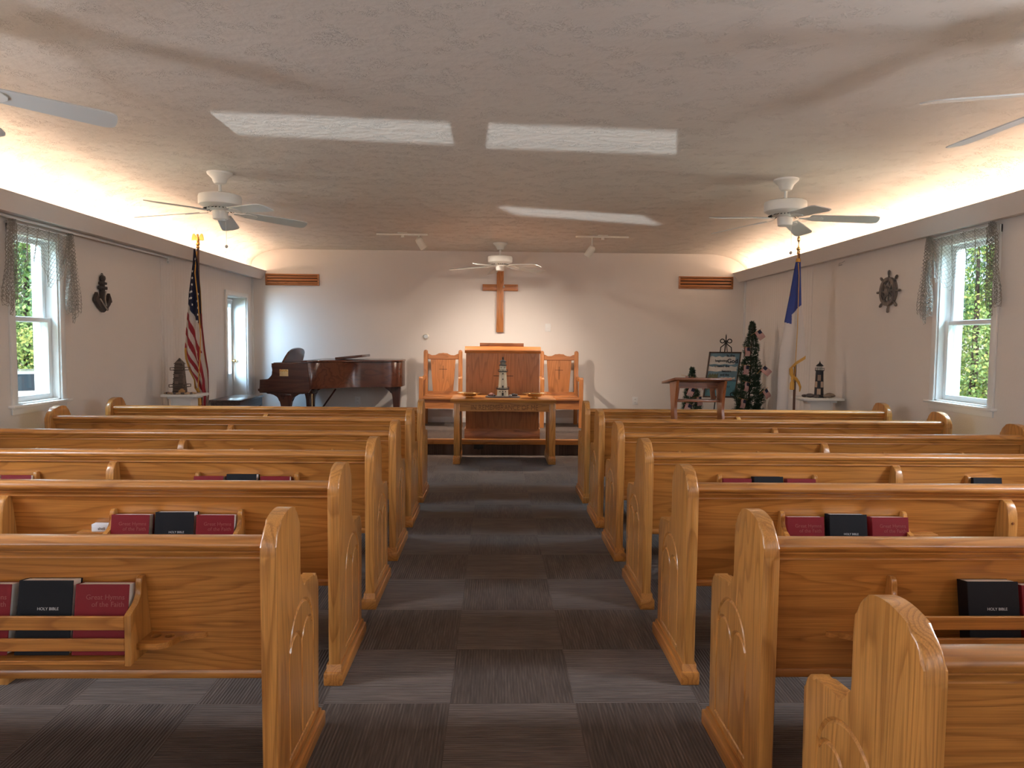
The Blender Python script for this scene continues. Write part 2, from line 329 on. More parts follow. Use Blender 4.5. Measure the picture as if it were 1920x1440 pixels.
# rear wall: made-up slots shape the spots' light; each quad projects its ceiling patch
def slot(q,GL):
    out=[]
    for x,y in q:
        t=(YR-.0-GL.y)/(y-GL.y); p=GL+(Vector((x,y,CEIL))-GL)*t; out.append((p.x,p.z))
    return out
PATCH=[[(-1.76,4.49),(-.30,4.63),(-.30,5.16),(-1.76,4.99)],[(-.05,4.64),(1.18,4.73),(1.33,5.33),(-.08,5.23)],[(.0,7.40),(1.60,7.82),(1.98,8.50),(.22,7.92)]]
wall_with_holes('wall_rear',rect(XL-.2,XR+.2,-.1,2.95),[slot(q,GL if i<2 else GL2) for i,q in enumerate(PATCH)],WALL,Matrix.Translation((0,YR,0))@Matrix(((1,0,0,0),(0,0,1,0),(0,1,0,0),(0,0,0,1))),.004)
b=B(); b.box(XL-.2,XR+.2,YR-.1,YB+.1,-.12,0); struct(b.build('floor',CARP))
cp=arc(XR-.62,CEIL-.30,.62,0,90,12,.30)+arc(XL+.51,CEIL-.25,.51,90,180,12,.25)
cp=cp+[(XL-.2,CEIL-.25),(XL-.2,CEIL+.12),(XR+.2,CEIL+.12),(XR+.2,CEIL-.30)]
b=B(); b.prism(cp,'Y',YR-.05,YB+.02)
for f in b.bm.faces: f.smooth=abs(f.normal.y)<.5 and len(f.verts)==4 and max(v.co.z for v in f.verts)<CEIL+.01
struct(b.build('ceiling',CEILM))
b=B(); b.box(XL,XR,9.17,YB,0,.2); struct(b.build('floor_platform',CARP))
b=B(); b.box(XL,XR,9.135,9.21,.138,.205,.006); struct(b.build('trim_1',OX))
b=B(); b.box(XL,XR,YB-.016,YB,.2,.285,.004); struct(b.build('baseboard_back',TRIMW))
b=B(); b.box(XL,XL+.014,YR,9.17,0,.09,.004); struct(b.build('baseboard_left',TRIMW))
b=B(); b.box(XR-.014,XR,YR,9.17,0,.09,.004); struct(b.build('baseboard_right',TRIMW))
# light coves: a sloping lip standing off each side wall, a warm tube light lying behind it
for sd,xw in ((1,XL),(-1,XR)):
    dz=.0 if sd==1 else .045
    q=[(.23,2.51),(.155,2.38),(0,2.40),(0,2.425),(.145,2.405),(.205,2.512)]
    if sd==-1: q=[(.22,2.51),(.115,2.375),(0,2.39),(0,2.415),(.11,2.40),(.195,2.512)]
    b=B(); b.prism([(xw+sd*x,z+dz) for x,z in q],'Y',YR,YB); struct(b.build('trim_2' if sd==1 else 'trim_3',WALL))
    b=B(); x=xw+sd*.11; z=2.497+dz; b.tube([(x,YR+.2,z),(x,YB-.12,z)],.012,8); tag(b.build('cove_light_tube',COVE),'warm strip light hidden behind the %s cove lip'%('left' if sd==1 else 'right'),'light')
# beadboard wainscot on the side walls near the platform
b=B(); b.box(XL,XL+.006,8.1,DR[0]-.06,0,2.40); b.box(XL,XL+.006,DR[1]+.06,YB,0,2.40); b.box(XL,XL+.006,DR[0]-.06,DR[1]+.06,DR[3]+.06,2.40); struct(b.build('trim_4',BEAD))
b=B(); b.box(XR-.006,XR,8.75,YB,0,2.42); struct(b.build('trim_5',BEAD))
b=B(); b.box(XR-.03,XR-.006,YB-.03,YB,.2,2.42); b.box(XL+.006,XL+.03,YB-.03,YB,.2,2.40); struct(b.build('trim_6',TRIMW))

def window(name,xw,sd,y0,y1,z0,z1):
    """double-hung sash; sd=+1 when the room lies to +x"""
    def bx(b,a,c,*r,**k): b.box(min(xw+sd*a,xw+sd*c),max(xw+sd*a,xw+sd*c),*r,**k)
    b=B(); c=.065
    bx(b,0,.018,y0-c,y0,z0-.02,z1+c,bev=.004); bx(b,0,.018,y1,y1+c,z0-.02,z1+c,bev=.004); bx(b,0,.019,y0-c,y1+c,z1,z1+c,bev=.004)
    for p in ((y0,y0+.012),(y1-.012,y1)): bx(b,-.2,0,*p,z0,z1)
    bx(b,-.2,0,y0,y1,z1-.012,z1); bx(b,-.2,0,y0,y1,z0,z0+.012)
    fr=struct(b.build(name,TRIMW))
    b=B(); bx(b,-.02,.05,y0-c-.03,y1+c+.03,z0-.022,z0,bev=.004); bx(b,0,.016,y0-c,y1+c,z0-.075,z0-.022,bev=.003); b.build('window_sill',TRIMW,fr)
    zm=(z0+z1)/2; a0,a1=y0+.012,y1-.012
    for nm,xa,xb,q0,q1 in (('lower_sash',-.09,-.055,z0+.012,zm+.02),('upper_sash',-.13,-.095,zm-.02,z1-.012)):
        b=B(); t=.045
        bx(b,xa,xb,a0,a0+t,q0,q1,bev=.003); bx(b,xa,xb,a1-t,a1,q0,q1,bev=.003); bx(b,xa,xb,a0+t,a1-t,q0,q0+t,bev=.003); bx(b,xa,xb,a0+t,a1-t,q1-t*.8,q1,bev=.003)
        s_=b.build(nm,VINYL,fr)
        b=B(); xm=(xa+xb)/2; bx(b,xm-.002,xm+.002,a0+t-.004,a1-t+.004,q0+t-.004,q1-t*.8+.004); b.build('pane',GLASS,s_)
    b=B(); bx(b,-.19,-.14,a0,a0+.03,z0+.012,z1-.012); bx(b,-.19,-.14,a1-.03,a1,z0+.012,z1-.012); b.build('outer_track',VINYL,fr)
    return fr
window('window_1',XL,1,*LW); window('window_2',XR,-1,*RW)
# side door with a tall light, set deep in its casing
y0,y1,z0,z1=DR; b=B(); c=.06
b.box(XL+.0061,XL+.03,y0-c,y0,z0,z1+c,.004); b.box(XL+.0061,XL+.03,y1,y1+c,z0,z1+c,.004); b.box(XL+.0061,XL+.031,y0,y1,z1,z1+c,.004)
b.box(XL-.2,XL+.006,y0,y0+.012,z0,z1); b.box(XL-.2,XL+.006,y1-.012,y1,z0,z1); b.box(XL-.2,XL+.006,y0,y1,z1-.012,z1)
d=struct(b.build('door_1',TRIMW))
xa,xb=XL-.245,XL-.2; g0,g1,h0,h1=y0+.09,y1-.09,.95,1.98
b=B(); b.box(xa,xb,y0,g0,z0,z1); b.box(xa,xb,g1,y1,z0,z1); b.box(xa,xb,g0,g1,z0,h0); b.box(xa,xb,g0,g1,h1,z1)
b.box(xb,xb+.012,g0-.02,g0,h0-.02,h1+.02); b.box(xb,xb+.012,g1,g1+.02,h0-.02,h1+.02); b.box(xb,xb+.012,g0-.02,g1+.02,h0-.02,h0); sl=b.build('door_panel',TRIMW,d)
b=B(); b.box(xa+.02,xa+.024,g0,g1,h0,h1); b.build('pane',GLASS,sl)
b=B()
for i in range(7): b.box(xb+.013,xb+.03,g0-.01,g1+.01,1.925+i*.013,1.934+i*.013)
b.box(xb+.012,xb+.034,g0-.015,g1+.015,2.02,2.05); b.build('raised_blind',TRIMW,d)
b=B(); b.ball((xb+.05,y1-.055,1.14),.026); b.tube([(xb,y1-.055,1.14),(xb+.04,y1-.055,1.14)],.01); b.build('door_handle',BRASS,d)

# ------------------------------------------------------------ pews
S=.86
def Z0(k): return 2.09+S*k if k>=0 else 1.285
LP=2.84
PROF=[(.02,.056)]+spline([(.02,.80),(.026,.858),(.062,.899),(.125,.920),(.19,.922),(.243,.905),(.276,.868),(.285,.81)],3)+spline([(.285,.685),(.292,.648),(.315,.622),(.350,.613)],2)+[(.455,.614)]+spline([(.475,.613),(.505,.603),(.523,.578),(.525,.545)],2)+[(.525,.056)]
def yback(z): return .078+(.80-z)/.415*.067
def make_pew(sd):
    X=lambda x: sd*x
    root=empty('pew',(0,0,0),0,'','pew','oak pews along the aisle')
    def bx(b,x0,x1,*r,**k): b.box(min(X(x0),X(x1)),max(X(x0),X(x1)),*r,**k)
    for xo,side in ((0,1),(LP,-1)):
        q=lambda x: X(xo+side*x)
        b=B(); b.prism(PROF,'X',min(q(.015),q(.063)),max(q(.015),q(.063)),bev=.011,seg=4)
        e=b.build('end_panel',OZ,root)
        cut=[]
        def groove(pts,r=.0075):
            b=B(); b.tube([(q(.0148),y,z) for y,z in pts],r,4); return b.build('cut',OZ)
        cut.append(groove([(.150,.118)]+arc(.2975,.426,.1475,180,0,20)[0:]+[(.445,.118)]))
        cut.append(groove([(.2975,.118)]+arc(.224,.417,.0735,0,150,12)))
        cut.append(groove([(.2985,.40)]+arc(.371,.417,.0735,180,30,12)))
        cut.append(groove([(.140,.113),(.455,.113)],.006))
        boolean(e,cut)
        e.data.shade_smooth(); e.data.set_sharp_from_angle(angle=math.radians(30))
        b=B(); bx(b,xo if side>0 else xo-.08,xo+.08 if side>0 else xo,0,.565,0,.056,bev=.006); b.prism([(.012,.056),(.02,.085),(.525,.085),(.545,.056)],'X',min(q(.008),q(.07)),max(q(.008),q(.07))); b.build('foot',OY,e)
    x0,x1=.062,LP-.062
    rp=spline([(.066,.792),(.066,.800),(.058,.812),(.0575,.817),(.050,.822),(.044,.834),(.048,.847),(.062,.856),(.085,.858),(.108,.854),(.120,.840),(.114,.822),(.104,.812),(.100,.792)],3)
    b=B(); b.prism(rp,'X',min(X(x0),X(x1)),max(X(x0),X(x1)))
    for f in b.bm.faces: f.smooth=len(f.verts)==4
    b.build('top_rail',OX,root)
    b=B(); b.prism([(yback(.80),.80),(yback(.80)+.02,.80),(yback(.40)+.02,.40),(yback(.40),.40)],'X',min(X(x0),X(x1)),max(X(x0),X(x1)))
    b.prism(spline([(.136,.385),(.132,.395),(.136,.412),(.170,.412),(.174,.395),(.170,.385)],2),'X',min(X(x0),X(x1)),max(X(x0),X(x1))); b.build('backrest',OX,root)
    b=B(); bx(b,x0,x1,.165,.505,.425,.448,bev=.008); b.build('seat',OX,root)
    b=B(); xm=LP/2
    cp=[(.02,0),(.02,.70)]+spline([(.021,.725),(.03,.765),(.05,.788),(.083,.798)],3)+[(yback(.44)+.0,.425),(.49,.425),(.47,.06),(.51,.0)]
    b.prism(cp,'X',X(xm)-.02,X(xm)+.02,bev=.005); cs=b.build('centre_support',OZ,root)
    b=B(); b.tube([(X(xm),.0185,.70),(X(xm),.026,.70)],.006,8); b.build('screw_plug',CHZ,cs)
    for a,c in ((.433,.985),(1.83,2.385)):
        br=[(yback(.735)+.004,.735),(.074,.737),(.064,.730)]+spline([(.060,.718),(.062,.695),(.048,.668),(.012,.652),(-.010,.642)],3)+[(-.011,.492),(yback(.49)+.004,.492)]
        b=B(); bx(b,a+.018,c-.018,-.010,yback(.5)+.002,.495,.508,bev=.002,seg=1); rk=b.build('hymnal_rack',OX,root)
        for xx in (a,c-.018):
            b=B(); b.prism(br,'X',min(X(xx),X(xx+.018)),max(X(xx),X(xx+.018)),bev=.002,seg=1); b.build('bracket',OZ,rk)
        for zz0,zz1 in ((.599,.640),(.536,.573)):
            b=B(); bx(b,a+.018,c-.018,-.010,.001,zz0,zz1,bev=.002,seg=1); b.build('slat',OX,rk)
        # cup holder towards the aisle, tapering along an S to the back board
        cu=bpy.data.curves.new('cup','CURVE'); cu.dimensions='2D'; cu.fill_mode='BOTH'; cu.extrude=.009
        yb_=yback(.535)+.004
        o=[(X(a),.025)]+[(X(x),y) for x,y in spline([(a-.055,.025),(a-.085,.040),(a-.105,.085),(a-.135,.105),(a-.165,.112),(a-.175,yb_)],4)]+[(X(a),yb_)]
        for pl in [o]+[[(X(cx)+.015*math.cos(2*PI*i/16),.085+.015*math.sin(2*PI*i/16)) for i in range(16)] for cx in (a-.03,a-.072)]:
            sp=cu.splines.new('POLY'); sp.points.add(len(pl)-1); sp.use_cyclic_u=True
            for i,p in enumerate(pl): sp.points[i].co=(p[0],p[1],0,1)
        t=bpy.data.objects.new('cup',cu); COL.objects.link(t); dg=bpy.context.evaluated_depsgraph_get(); dg.update()
        me=bpy.data.meshes.new_from_object(t.evaluated_get(dg)); bpy.data.objects.remove(t); me.materials.clear(); me.materials.append(OX)
        h=bpy.data.objects.new('cup_holder',me); COL.objects.link(h); h.parent=root; h.location=(0,0,.535)
        b=B(); bx(b,c,c+.14,.06,yback(.63)+.002,.626,.640,bev=.003); b.build('card_ledge',OX,root)
    return root
PX={-1:-.6315,1:.805}
ORD=['nearest','second nearest','third nearest','third from the front','second from the front','front']
for sd,nm in ((-1,'left'),(1,'right')):
    proto=make_pew(sd); first=True
    rows=list(range(0,6))+([-1] if sd==1 else [])
    for k in rows:
        p=proto if first else copy_tree(proto); first=False
        p.location=(PX[sd],Z0(k),0)
        if sd==1: words=['second pew from the camera on the right of the aisle, bible in its rack','third pew from the camera on the right, three books in its rack','fourth pew from the camera on the right','pew on the right of the aisle, third row from the front','pew on the right of the aisle in the second row from the front','frontmost pew on the right, behind the small lectern']
        else: words=['nearest pew on the left of the aisle, cut by the left edge','second pew from the camera on the left, white box on its ledge','third pew from the camera on the left of the aisle','pew on the left of the aisle, third row from the front','pew on the left of the aisle in the second row from the front','frontmost pew on the left of the aisle, facing the piano']
        p['label']='oak '+(words[k] if k>=0 else 'pew end and rail in the bottom right corner, closest to the camera')

# ------------------------------------------------------------ books in the racks
def make_book(cover,w,h,t,textlines,tmat):
    root=empty('hymnal' if cover is BKRED else 'bible',(0,0,0),0,'','book')
    b=B(); b.box(-w/2,w/2,-t/2,-t/2+.003,0,h,.0008,1); b.box(-w/2,w/2,t/2-.003,t/2,0,h,.0008,1); b.box(-w/2,-w/2+.003,-t/2+.003,t/2-.003,0,h); b.build('cover',cover,root)
    b=B(); b.box(-w/2+.0032,w/2-.004,-t/2+.0032,t/2-.0032,.003,h-.0015); b.build('page_block',PAPER,root)
    text('lettering',textlines,.021 if cover is BKRED else .012,tmat,root,(0.01,-t/2-.0002,h*.785 if cover is BKRED else h*.60),(PI/2,0,0),.0003)
    return root
RB=make_book(BKRED,.158,.206,.046,'Great Hymns\n   of the Faith',BKGLD); KB=make_book(BKBLK,.160,.217,.050,'HOLY BIBLE',SILV)
used={'r':False,'k':False}
def book(kind,x,k,label,rz=0,lean=9):
    p={'r':RB,'k':KB}[kind]
    o=p if not used[kind] else copy_tree(p); used[kind]=True
    t=.046 if kind=='r' else .050
    o.rotation_euler=(math.radians(-lean),0,math.radians(rz)); o.location=(x,Z0(k)+.007+t/2,.5135)
    o['label']=label; o['group']='red hymnals in the pew racks' if kind=='r' else 'black bibles in the pew racks'
book('r',-1.515,0,'red hymnal in the nearest left pew rack, cut by the left edge of the view')
book('k',-1.335,0,'black bible beside a red hymnal in the nearest left pew rack')
book('r',-1.168,0,'red hymnal with faded title at the right end of the nearest left pew rack')
book('k',1.542,0,'black bible standing left in the rack of the nearest full right pew')
book('r',1.712,0,'red hymnal at the right edge of the view, right of a black bible',0)
book('r',-1.518,1,'red hymnal right of the small white box on the second left pew')
book('k',-1.335,1,'black bible between two red hymnals on the second left pew',1)
book('r',-1.166,1,'red hymnal at the right end of the second left pew rack')
book('r',1.336,1,'red hymnal at the left end of the second right pew rack')
book('k',1.520,1,'black bible with silver title between two red hymnals, second right pew',-1)
book('r',1.702,1,'red hymnal at the right end of the rack, second full right pew')
book('r',-1.535,2,'red hymnal left of the black bible on the third left pew')
book('k',-1.360,2,'black bible between red hymnals on the third left pew')
book('r',-1.180,2,'red hymnal right of the black bible on the third left pew')
book('r',-2.555,2,'red hymnal in the outer rack of the third left pew, far left')
book('r',-2.735,2,'red hymnal at the left edge, outer rack of the third left pew')
book('r',1.335,2,'red hymnal left of the black bible on the third full right pew')
book('k',1.508,2,'black bible between red hymnals on the third full right pew')
book('r',1.690,2,'red hymnal right of the black bible on the third full right pew')
book('k',2.730,2,'black bible in the outer rack of the third full right pew')
b=B(); b.box(-.10,.10,-.009,.009,0,.0012)
for i in range(3): b.box(-.10,.095,-.008,.008,.0014+i*.0012,.0022+i*.0012)
b.bm.free()
b=B(); b.prism([(-.003,0),(.003,0),(.0035,.213),(-.0035,.213)],'X',-.09,.09); b.prism([(.003,0),(.006,0),(.0075,.210),(.0035,.210)],'X',-.09,.09)
tag(b.build('church_bulletin',PAPER,loc=(1.475,Z0(3)+.040,.5085),rot=(math.radians(-9),0,0)),'folded white paper bulletin standing in the rack of the fourth full right pew','paper')
b=B(); b.box(-.036,.036,-.016,.016,0,.032,.002); o=b.build('small_box',plain('white_card',(.72,.74,.78),.5),loc=(-1.66,Z0(1)+.082,.6405)); tag(o,'small white card box with dark lettering on the second left pew ledge','box')
text('lettering','shell',.017,BLACKP,o,(.006,-.0163,.008),(PI/2,0,0),.0002)

# ------------------------------------------------------------ wall fittings
b=B(); b.box(.020,.129,YB-.045,YB-.001,1.607,2.575,.003); c0=empty('wall_cross',(0,0,0),0,'plain wooden cross on the back wall above the pulpit','cross'); b.build('upright',RZ,c0)
b=B(); b.box(-.196,.020,YB-.035,YB-.001,2.243,2.342,.003); b.box(.129,.348,YB-.035,YB-.001,2.243,2.342,.003); b.build('crossbar',RX,c0)
for x0,x1,lab in ((-3.515,-2.70,'wooden louvred wall vent at the left end of the back wall, above the piano'),(2.84,3.69,'wooden louvred wall vent at the right end of the back wall, above the easel')):
    z0,z1=(2.29,2.467) if x0<0 else (2.308,2.50)
    v=empty('wall_vent',((x0+x1)/2,YB,z0),0,lab,'vent','louvred vents on the back wall'); w_=(x1-x0)/2; h=z1-z0; t=.024
    b=B(); b.box(-w_,w_,-.022,0,0,t,.003); b.box(-w_,w_,-.022,0,h-t,h,.003); b.box(-w_,-w_+t,-.022,0,t,h-t); b.box(w_-t,w_,-.022,0,t,h-t); b.build('frame',RX,v)
    b=B(); b.box(-w_+t,w_-t,-.003,0,t,h-t); b.build('backing',DARK,v)
    n=3
    for i in range(n):
        zz=t+(h-2*t)*(i+.55)/n; b=B(); b.prism([(-.020,zz-.018),(-.017,zz-.020),(-.004,zz+.012),(-.007,zz+.014)],'X',-w_+t,w_-t); b.build('louvre',RX,v)
def outlet(x,z,lab,cat,kind,y=YB,mat=TRIMW,hw=.043,hh=.062):
    o=empty(kind,(x,y,z),0,lab,cat); b=B(); b.box(-hw,hw,-.006,0,-hh,hh,.002); b.build('cover_plate',mat,o)
    if kind=='wall_outlet':
        for dz in (-.024,.024):
            b=B(); b.lathe([(.017,0),(.017,.003),(.0155,.004)],n=14,M=Matrix.Translation((0,-.006,dz))@Matrix.Rotation(PI/2,4,'X')); s_=b.build('socket',mat,o)
            b=B()
            for dx in (-.007,.007): b.box(dx-.0015,dx+.0015,-.0112,-.0102,dz-.006,dz+.006)
            b.build('slots',DARK,s_)
    else:
        b=B(); b.box(-.009,.009,-.014,-.006,-.018,.014,.002); b.build('toggle',mat,o)
    return o
outlet(-2.12,.53,'white power outlet on the back wall beneath the piano','outlet','wall_outlet')
outlet(2.20,.558,'white power outlet low on the back wall right of the chairs','outlet','wall_outlet')
outlet(.82,1.685,'white light switch on the back wall right of the cross','switch','light_switch')
outlet(-.20,.105,'black power outlet in the dark platform riser under the table','outlet','wall_outlet',9.17,BLACKP,.062,.032)
o=empty('thermostat',(-1.064,YB,1.53),0,'round silver thermostat on the back wall above the left chair','thermostat')
b=B(); b.lathe([(.045,0),(.045,.012),(.040,.022)],n=28,M=Matrix.Rotation(PI/2,4,'X')); b.build('housing',CREAM,o)
b=B(); b.lathe([(.034,.022),(.034,.030),(.028,.034)],n=28,M=Matrix.Rotation(PI/2,4,'X')); b.build('dial',STEEL,o)

# white rod under the left cove lip, small hook under the right one
b=B(); b.tube([(XL+.075,5.35,2.362),(XL+.075,8.16,2.362)]+[(XL+.075-.03*math.sin(a),8.16+.03*math.sin(a)*.9,2.362-.03*(1-math.cos(a))) for a in (.4,.9,1.5,2.2,2.8)],.011,8)
for y in (5.6,6.9,8.0): b.tube([(XL,y,2.37),(XL+.075,y,2.37)],.006,6)
tag(b.build('wall_rod',TRIMW),'thin white rod with a curled end below the left cove','rod')
b=B(); b.tube([(XR,8.02,2.36),(XR-.04,8.02,2.35),(XR-.05,7.98,2.375),(XR-.06,7.9,2.37),(XR-.05,7.86,2.385)],.004,6); tag(b.build('wall_hook',STEEL),'small wire hook on the right wall below the cove, beyond the ship wheel','hook')

# anchor plaque and ship wheel
an=empty('anchor_plaque',(XL+.02,6.87,1.70),0,'dark rustic anchor decoration hanging on the left wall past the window','wall decoration')
DW=plain('dark_relief',(.055,.042,.038),.6,bump=.3,bscale=40,var=.25)
A3=lambda y,z,t=.0:(t,y,z)
b=B(); ol=spline([(0,0),(.065,.04),(.115,.085),(.125,.10)],3)+[(.145,.105),(.125,.135),(.105,.185),(.09,.16),(.085,.125)]+spline([(.07,.10),(.035,.075),(.025,.09)],2)+[(.022,.20),(-.022,.20)]+spline([(-.025,.09),(-.035,.075),(-.07,.10)],2)+[(-.085,.125),(-.09,.16),(-.105,.185),(-.125,.135),(-.145,.105)]+spline([(-.125,.10),(-.115,.085),(-.065,.04)],3)
b.prism(ol,'X',-.012,.022,.004,1); b.build('flukes',DW,an)
b=B(); b.tube([(.022,-.07,.125),(.035,-.03,.07),(.04,.02,.02),(.03,.05,.035)],.007,6); b.tube([(.03,.012,.2),(.036,-.012,.12),(.036,.01,.06)],.007,6); b.build('rope',NET,an)
b=B(); b.box(-.012,.022,-.02,.02,.20,.33,.004); b.box(-.01,.028,-.055,.055,.215,.245,.006); b.box(-.01,.03,-.045,.045,.262,.285,.006); b.ball((.01,0,.322),.04,.55,1,.8,2,.08); b.build('shank',DW,an)
b=B(); b.tube([A3(.014*math.cos(a),.352+.014*math.sin(a),.005) for a in [i*PI/6 for i in range(12)]],.004,6,closed=True); b.build('hanging_ring',IRON,an)
sw=empty('ship_wheel',(XR-.02,7.01,1.99),0,'grey wooden ship wheel on the right wall before the window','wall decoration')
GW=wood('grey_driftwood',(.10,.085,.075),(.24,.205,.18),'Z',rough=.8,coat=0)
b=B(); prof=[(-.018+.0,.105),(.018,.105),(.018,.140),(-.018,.140)]
n=32; rg=[]
for i in range(n):
    a=2*PI*i/n; rg.append([b.bm.verts.new((x,r*math.cos(a),r*math.sin(a))) for x,r in prof])
for i in range(n):
    for j in range(4): f=b.bm.faces.new((rg[i][j],rg[i][(j+1)%4],rg[(i+1)%n][(j+1)%4],rg[(i+1)%n][j])); f.smooth=False
b.build('rim',GW,sw)
b=B(); b.lathe([(.045,-.016),(.045,.02),(.03,.028)],n=20,M=Matrix.Rotation(-PI/2,4,'Y')); b.build('hub',GW,sw)
for i in range(8):
    a=i*PI/4; d=Vector((0,math.cos(a),math.sin(a))); p=lambda r:tuple(d*r)
    b=B(); b.tube([p(.04),p(.07),p(.10),p(.145),p(.155),p(.17),p(.20),p(.21)],[.008,.011,.008,.010,.007,.012,.013,.007],8); b.build('spoke',GW,sw)

# ------------------------------------------------------------ fishing nets over the windows
def net(xw,sd,y0,y1,zt,lab,hem):
    """cord net: a swag along the rod with a gathered fall at each side"""
    root=empty('fishing_net',(xw,(y0+y1)/2,zt),0,lab,'net','fishing nets hung over the windows')
    def sheet(nm,fn,nu,nv,r):
        b=B(); g={}
        for j in range(nv+1):
            for i in range(nu+1):
                if (i+j)%2==0: g[i,j]=Vector(fn(i/nu,j/nv))+Vector((R.uniform(-1,1)*.002,R.uniform(-1,1)*.003,R.uniform(-1,1)*.003))
        for (i,j),p in g.items():
            for di in (-1,1):
                q=g.get((i+di,j+1))
                if q is not None:
                    d=(q-p); 
                    if d.length<1e-4: continue
                    a=d.cross(Vector((sd,.13,.1))).normalized()*r; c=d.cross(a).normalized()*r
                    V=[b.bm.verts.new(v) for v in (p+a,p-a*.5+c*.87,p-a*.5-c*.87,q+a,q-a*.5+c*.87,q-a*.5-c*.87)]
                    for k in range(3): f=b.bm.faces.new((V[k],V[(k+1)%3],V[3+(k+1)%3],V[3+k])); f.smooth=True
        return b.build(nm,NET,root)
    L=y1-y0; m=(y0+y1)/2
    def swag(u,v):
        yy=-L/2+u*L; drop=hem*(.78+.22*math.cos(u*9.0)+.10*math.sin(u*23)); x=sd*(.055+.018*math.sin(u*34+v*2)+.02*v*math.sin(u*11))
        return (x,yy,-v*drop)
    sheet('swag',swag,52,24,.0017)
    for s_,ln in ((0,.70),(1,.74)):
        def fall(u,v,s_=s_,ln=ln):
            wd=.05+.115*min(1,v*1.6); yy=(-L/2-.015 if s_==0 else L/2+.015)+(u-.5)*wd*(1+.2*math.sin(v*9))+(.03*v if s_ else -.03*v)
            x=sd*(.07+.022*math.sin(u*25+v*3)); return (x,yy,.02-v*(ln-.10*abs(u-.5)*2+.04*math.sin(u*14)))
        sheet('side_fall',fall,24,42,.0019)
    b=B(); b.tube([(sd*.06,-L/2-.03,0),(sd*.06,L/2+.03,0)],.005,6)
    for y in (-L/2,L/2): b.tube([(sd*.001,y,0),(sd*.06,y,0)],.005,6)
    b.build('rod',TRIMW,root)
net(XL,1,5.57,6.28,2.33,'brown fishing net draped over the left window',hem=.44)
net(XR,-1,5.50,6.27,2.395,'grey fishing net draped over the right window',.45)

# ------------------------------------------------------------ ceiling fans
def make_fan():
    root=empty('ceiling_fan',(0,0,CEIL),0,'','ceiling fan','five-bladed white ceiling fans')
    b=B(); b.lathe([(.030,-.098),(.045,-.090),(.055,-.072),(.062,-.050),(.085,-.028),(.100,-.014),(.103,0)],n=32); b.build('canopy',WHITE,root)
    b=B(); b.lathe([(.013,-.175),(.013,-.09)],n=14); b.lathe([(.022,-.180),(.022,-.165),(.016,-.155)],n=16); b.build('downrod',WHITE,root)
    b=B(); b.lathe([(.060,-.315),(.085,-.305),(.120,-.292),(.150,-.278),(.168,-.268),(.172,-.255),(.172,-.205),(.168,-.190),(.150,-.182),(.05,-.176),(0,-.176)],n=40)
    mt=b.build('motor_housing',WHITE,root)
    b=B()
    for i in range(28):
        a=2*PI*i/28; M=Matrix.Rotation(a,4,'Z')@Matrix.Translation((.112,0,-.2965))@Matrix.Rotation(math.radians(18),4,'Y'); b.box(-.026,.026,-.0035,.0035,-.0035,.001,M=M)
    b.build('cooling_slots',DARK,mt)
    b=B(); b.lathe([(0,-.388),(.050,-.388),(.058,-.382),(.062,-.345),(.060,-.315),(0,-.315)],n=28); b.build('switch_housing',WHITE,root)
    for i in range(5):
        a=2*PI*i/5; Rz=Matrix.Rotation(a,4,'Z')
        M=Rz@Matrix.Translation((.21,0,-.330))@Matrix.Rotation(math.radians(4),4,'Y')@Matrix.Rotation(math.radians(-12),4,'X')
        out=[(.0,-.060)]+[(.42,-.076)]+spline([(.47,-.075),(.503,-.060),(.512,-.025),(.512,.025),(.503,.060),(.47,.075)],3)+[(.42,.076),(.0,.060)]+spline([(-.012,.04),(-.016,0),(-.012,-.04)],2)
        b=B(); b.prism(out,'Z',-.003,.003,M=M); bl=b.build('blade',BLADE,root)
        b=B(); b.prism([(-.10,-.014),(-.05,-.012),(-.02,-.030),(.02,-.045),(.07,-.038),(.09,-.012),(.09,.012),(.07,.038),(.02,.045),(-.02,.030),(-.05,.012),(-.10,.014)],'Z',-.009,-.0035,M=M)
        b.prism([(-.16,-.013),(-.08,-.013),(-.08,.013),(-.16,.013)],'Z',-.004,.004,M=Rz@Matrix.Translation((.21,0,-.318))@Matrix.Rotation(math.radians(12),4,'Y')); b.build('blade_iron',WHITE,bl)
    b=B(); b.tube([(.035,-.045,-.386),(.037,-.047,-.60)],.0014,5); ch=b.build('pull_chain',STEEL,root)
    b=B(); b.ball((.037,-.047,-.612),.014); b.build('chain_weight',STEEL,ch)
    return root
fan=make_fan()
for i,(x,y,a,lab) in enumerate(((-2.31,6.12,31,'white ceiling fan above the left pews, beside the flag eagle'),(2.44,6.05,54,'white ceiling fan above the right pews, over the blue and white flag'),(.065,10.15,28,'white ceiling fan in front of the back wall, above the cross'),(-2.40,3.10,33,'white ceiling fan at the upper left, only blade tips in view'),(2.52,2.98,104,'white ceiling fan at the upper right, only blade tips in view'))):
    f=fan if i==0 else copy_tree(fan); f.location=(x,y,CEIL); f.rotation_euler=(0,0,math.radians(a)); f['label']=lab

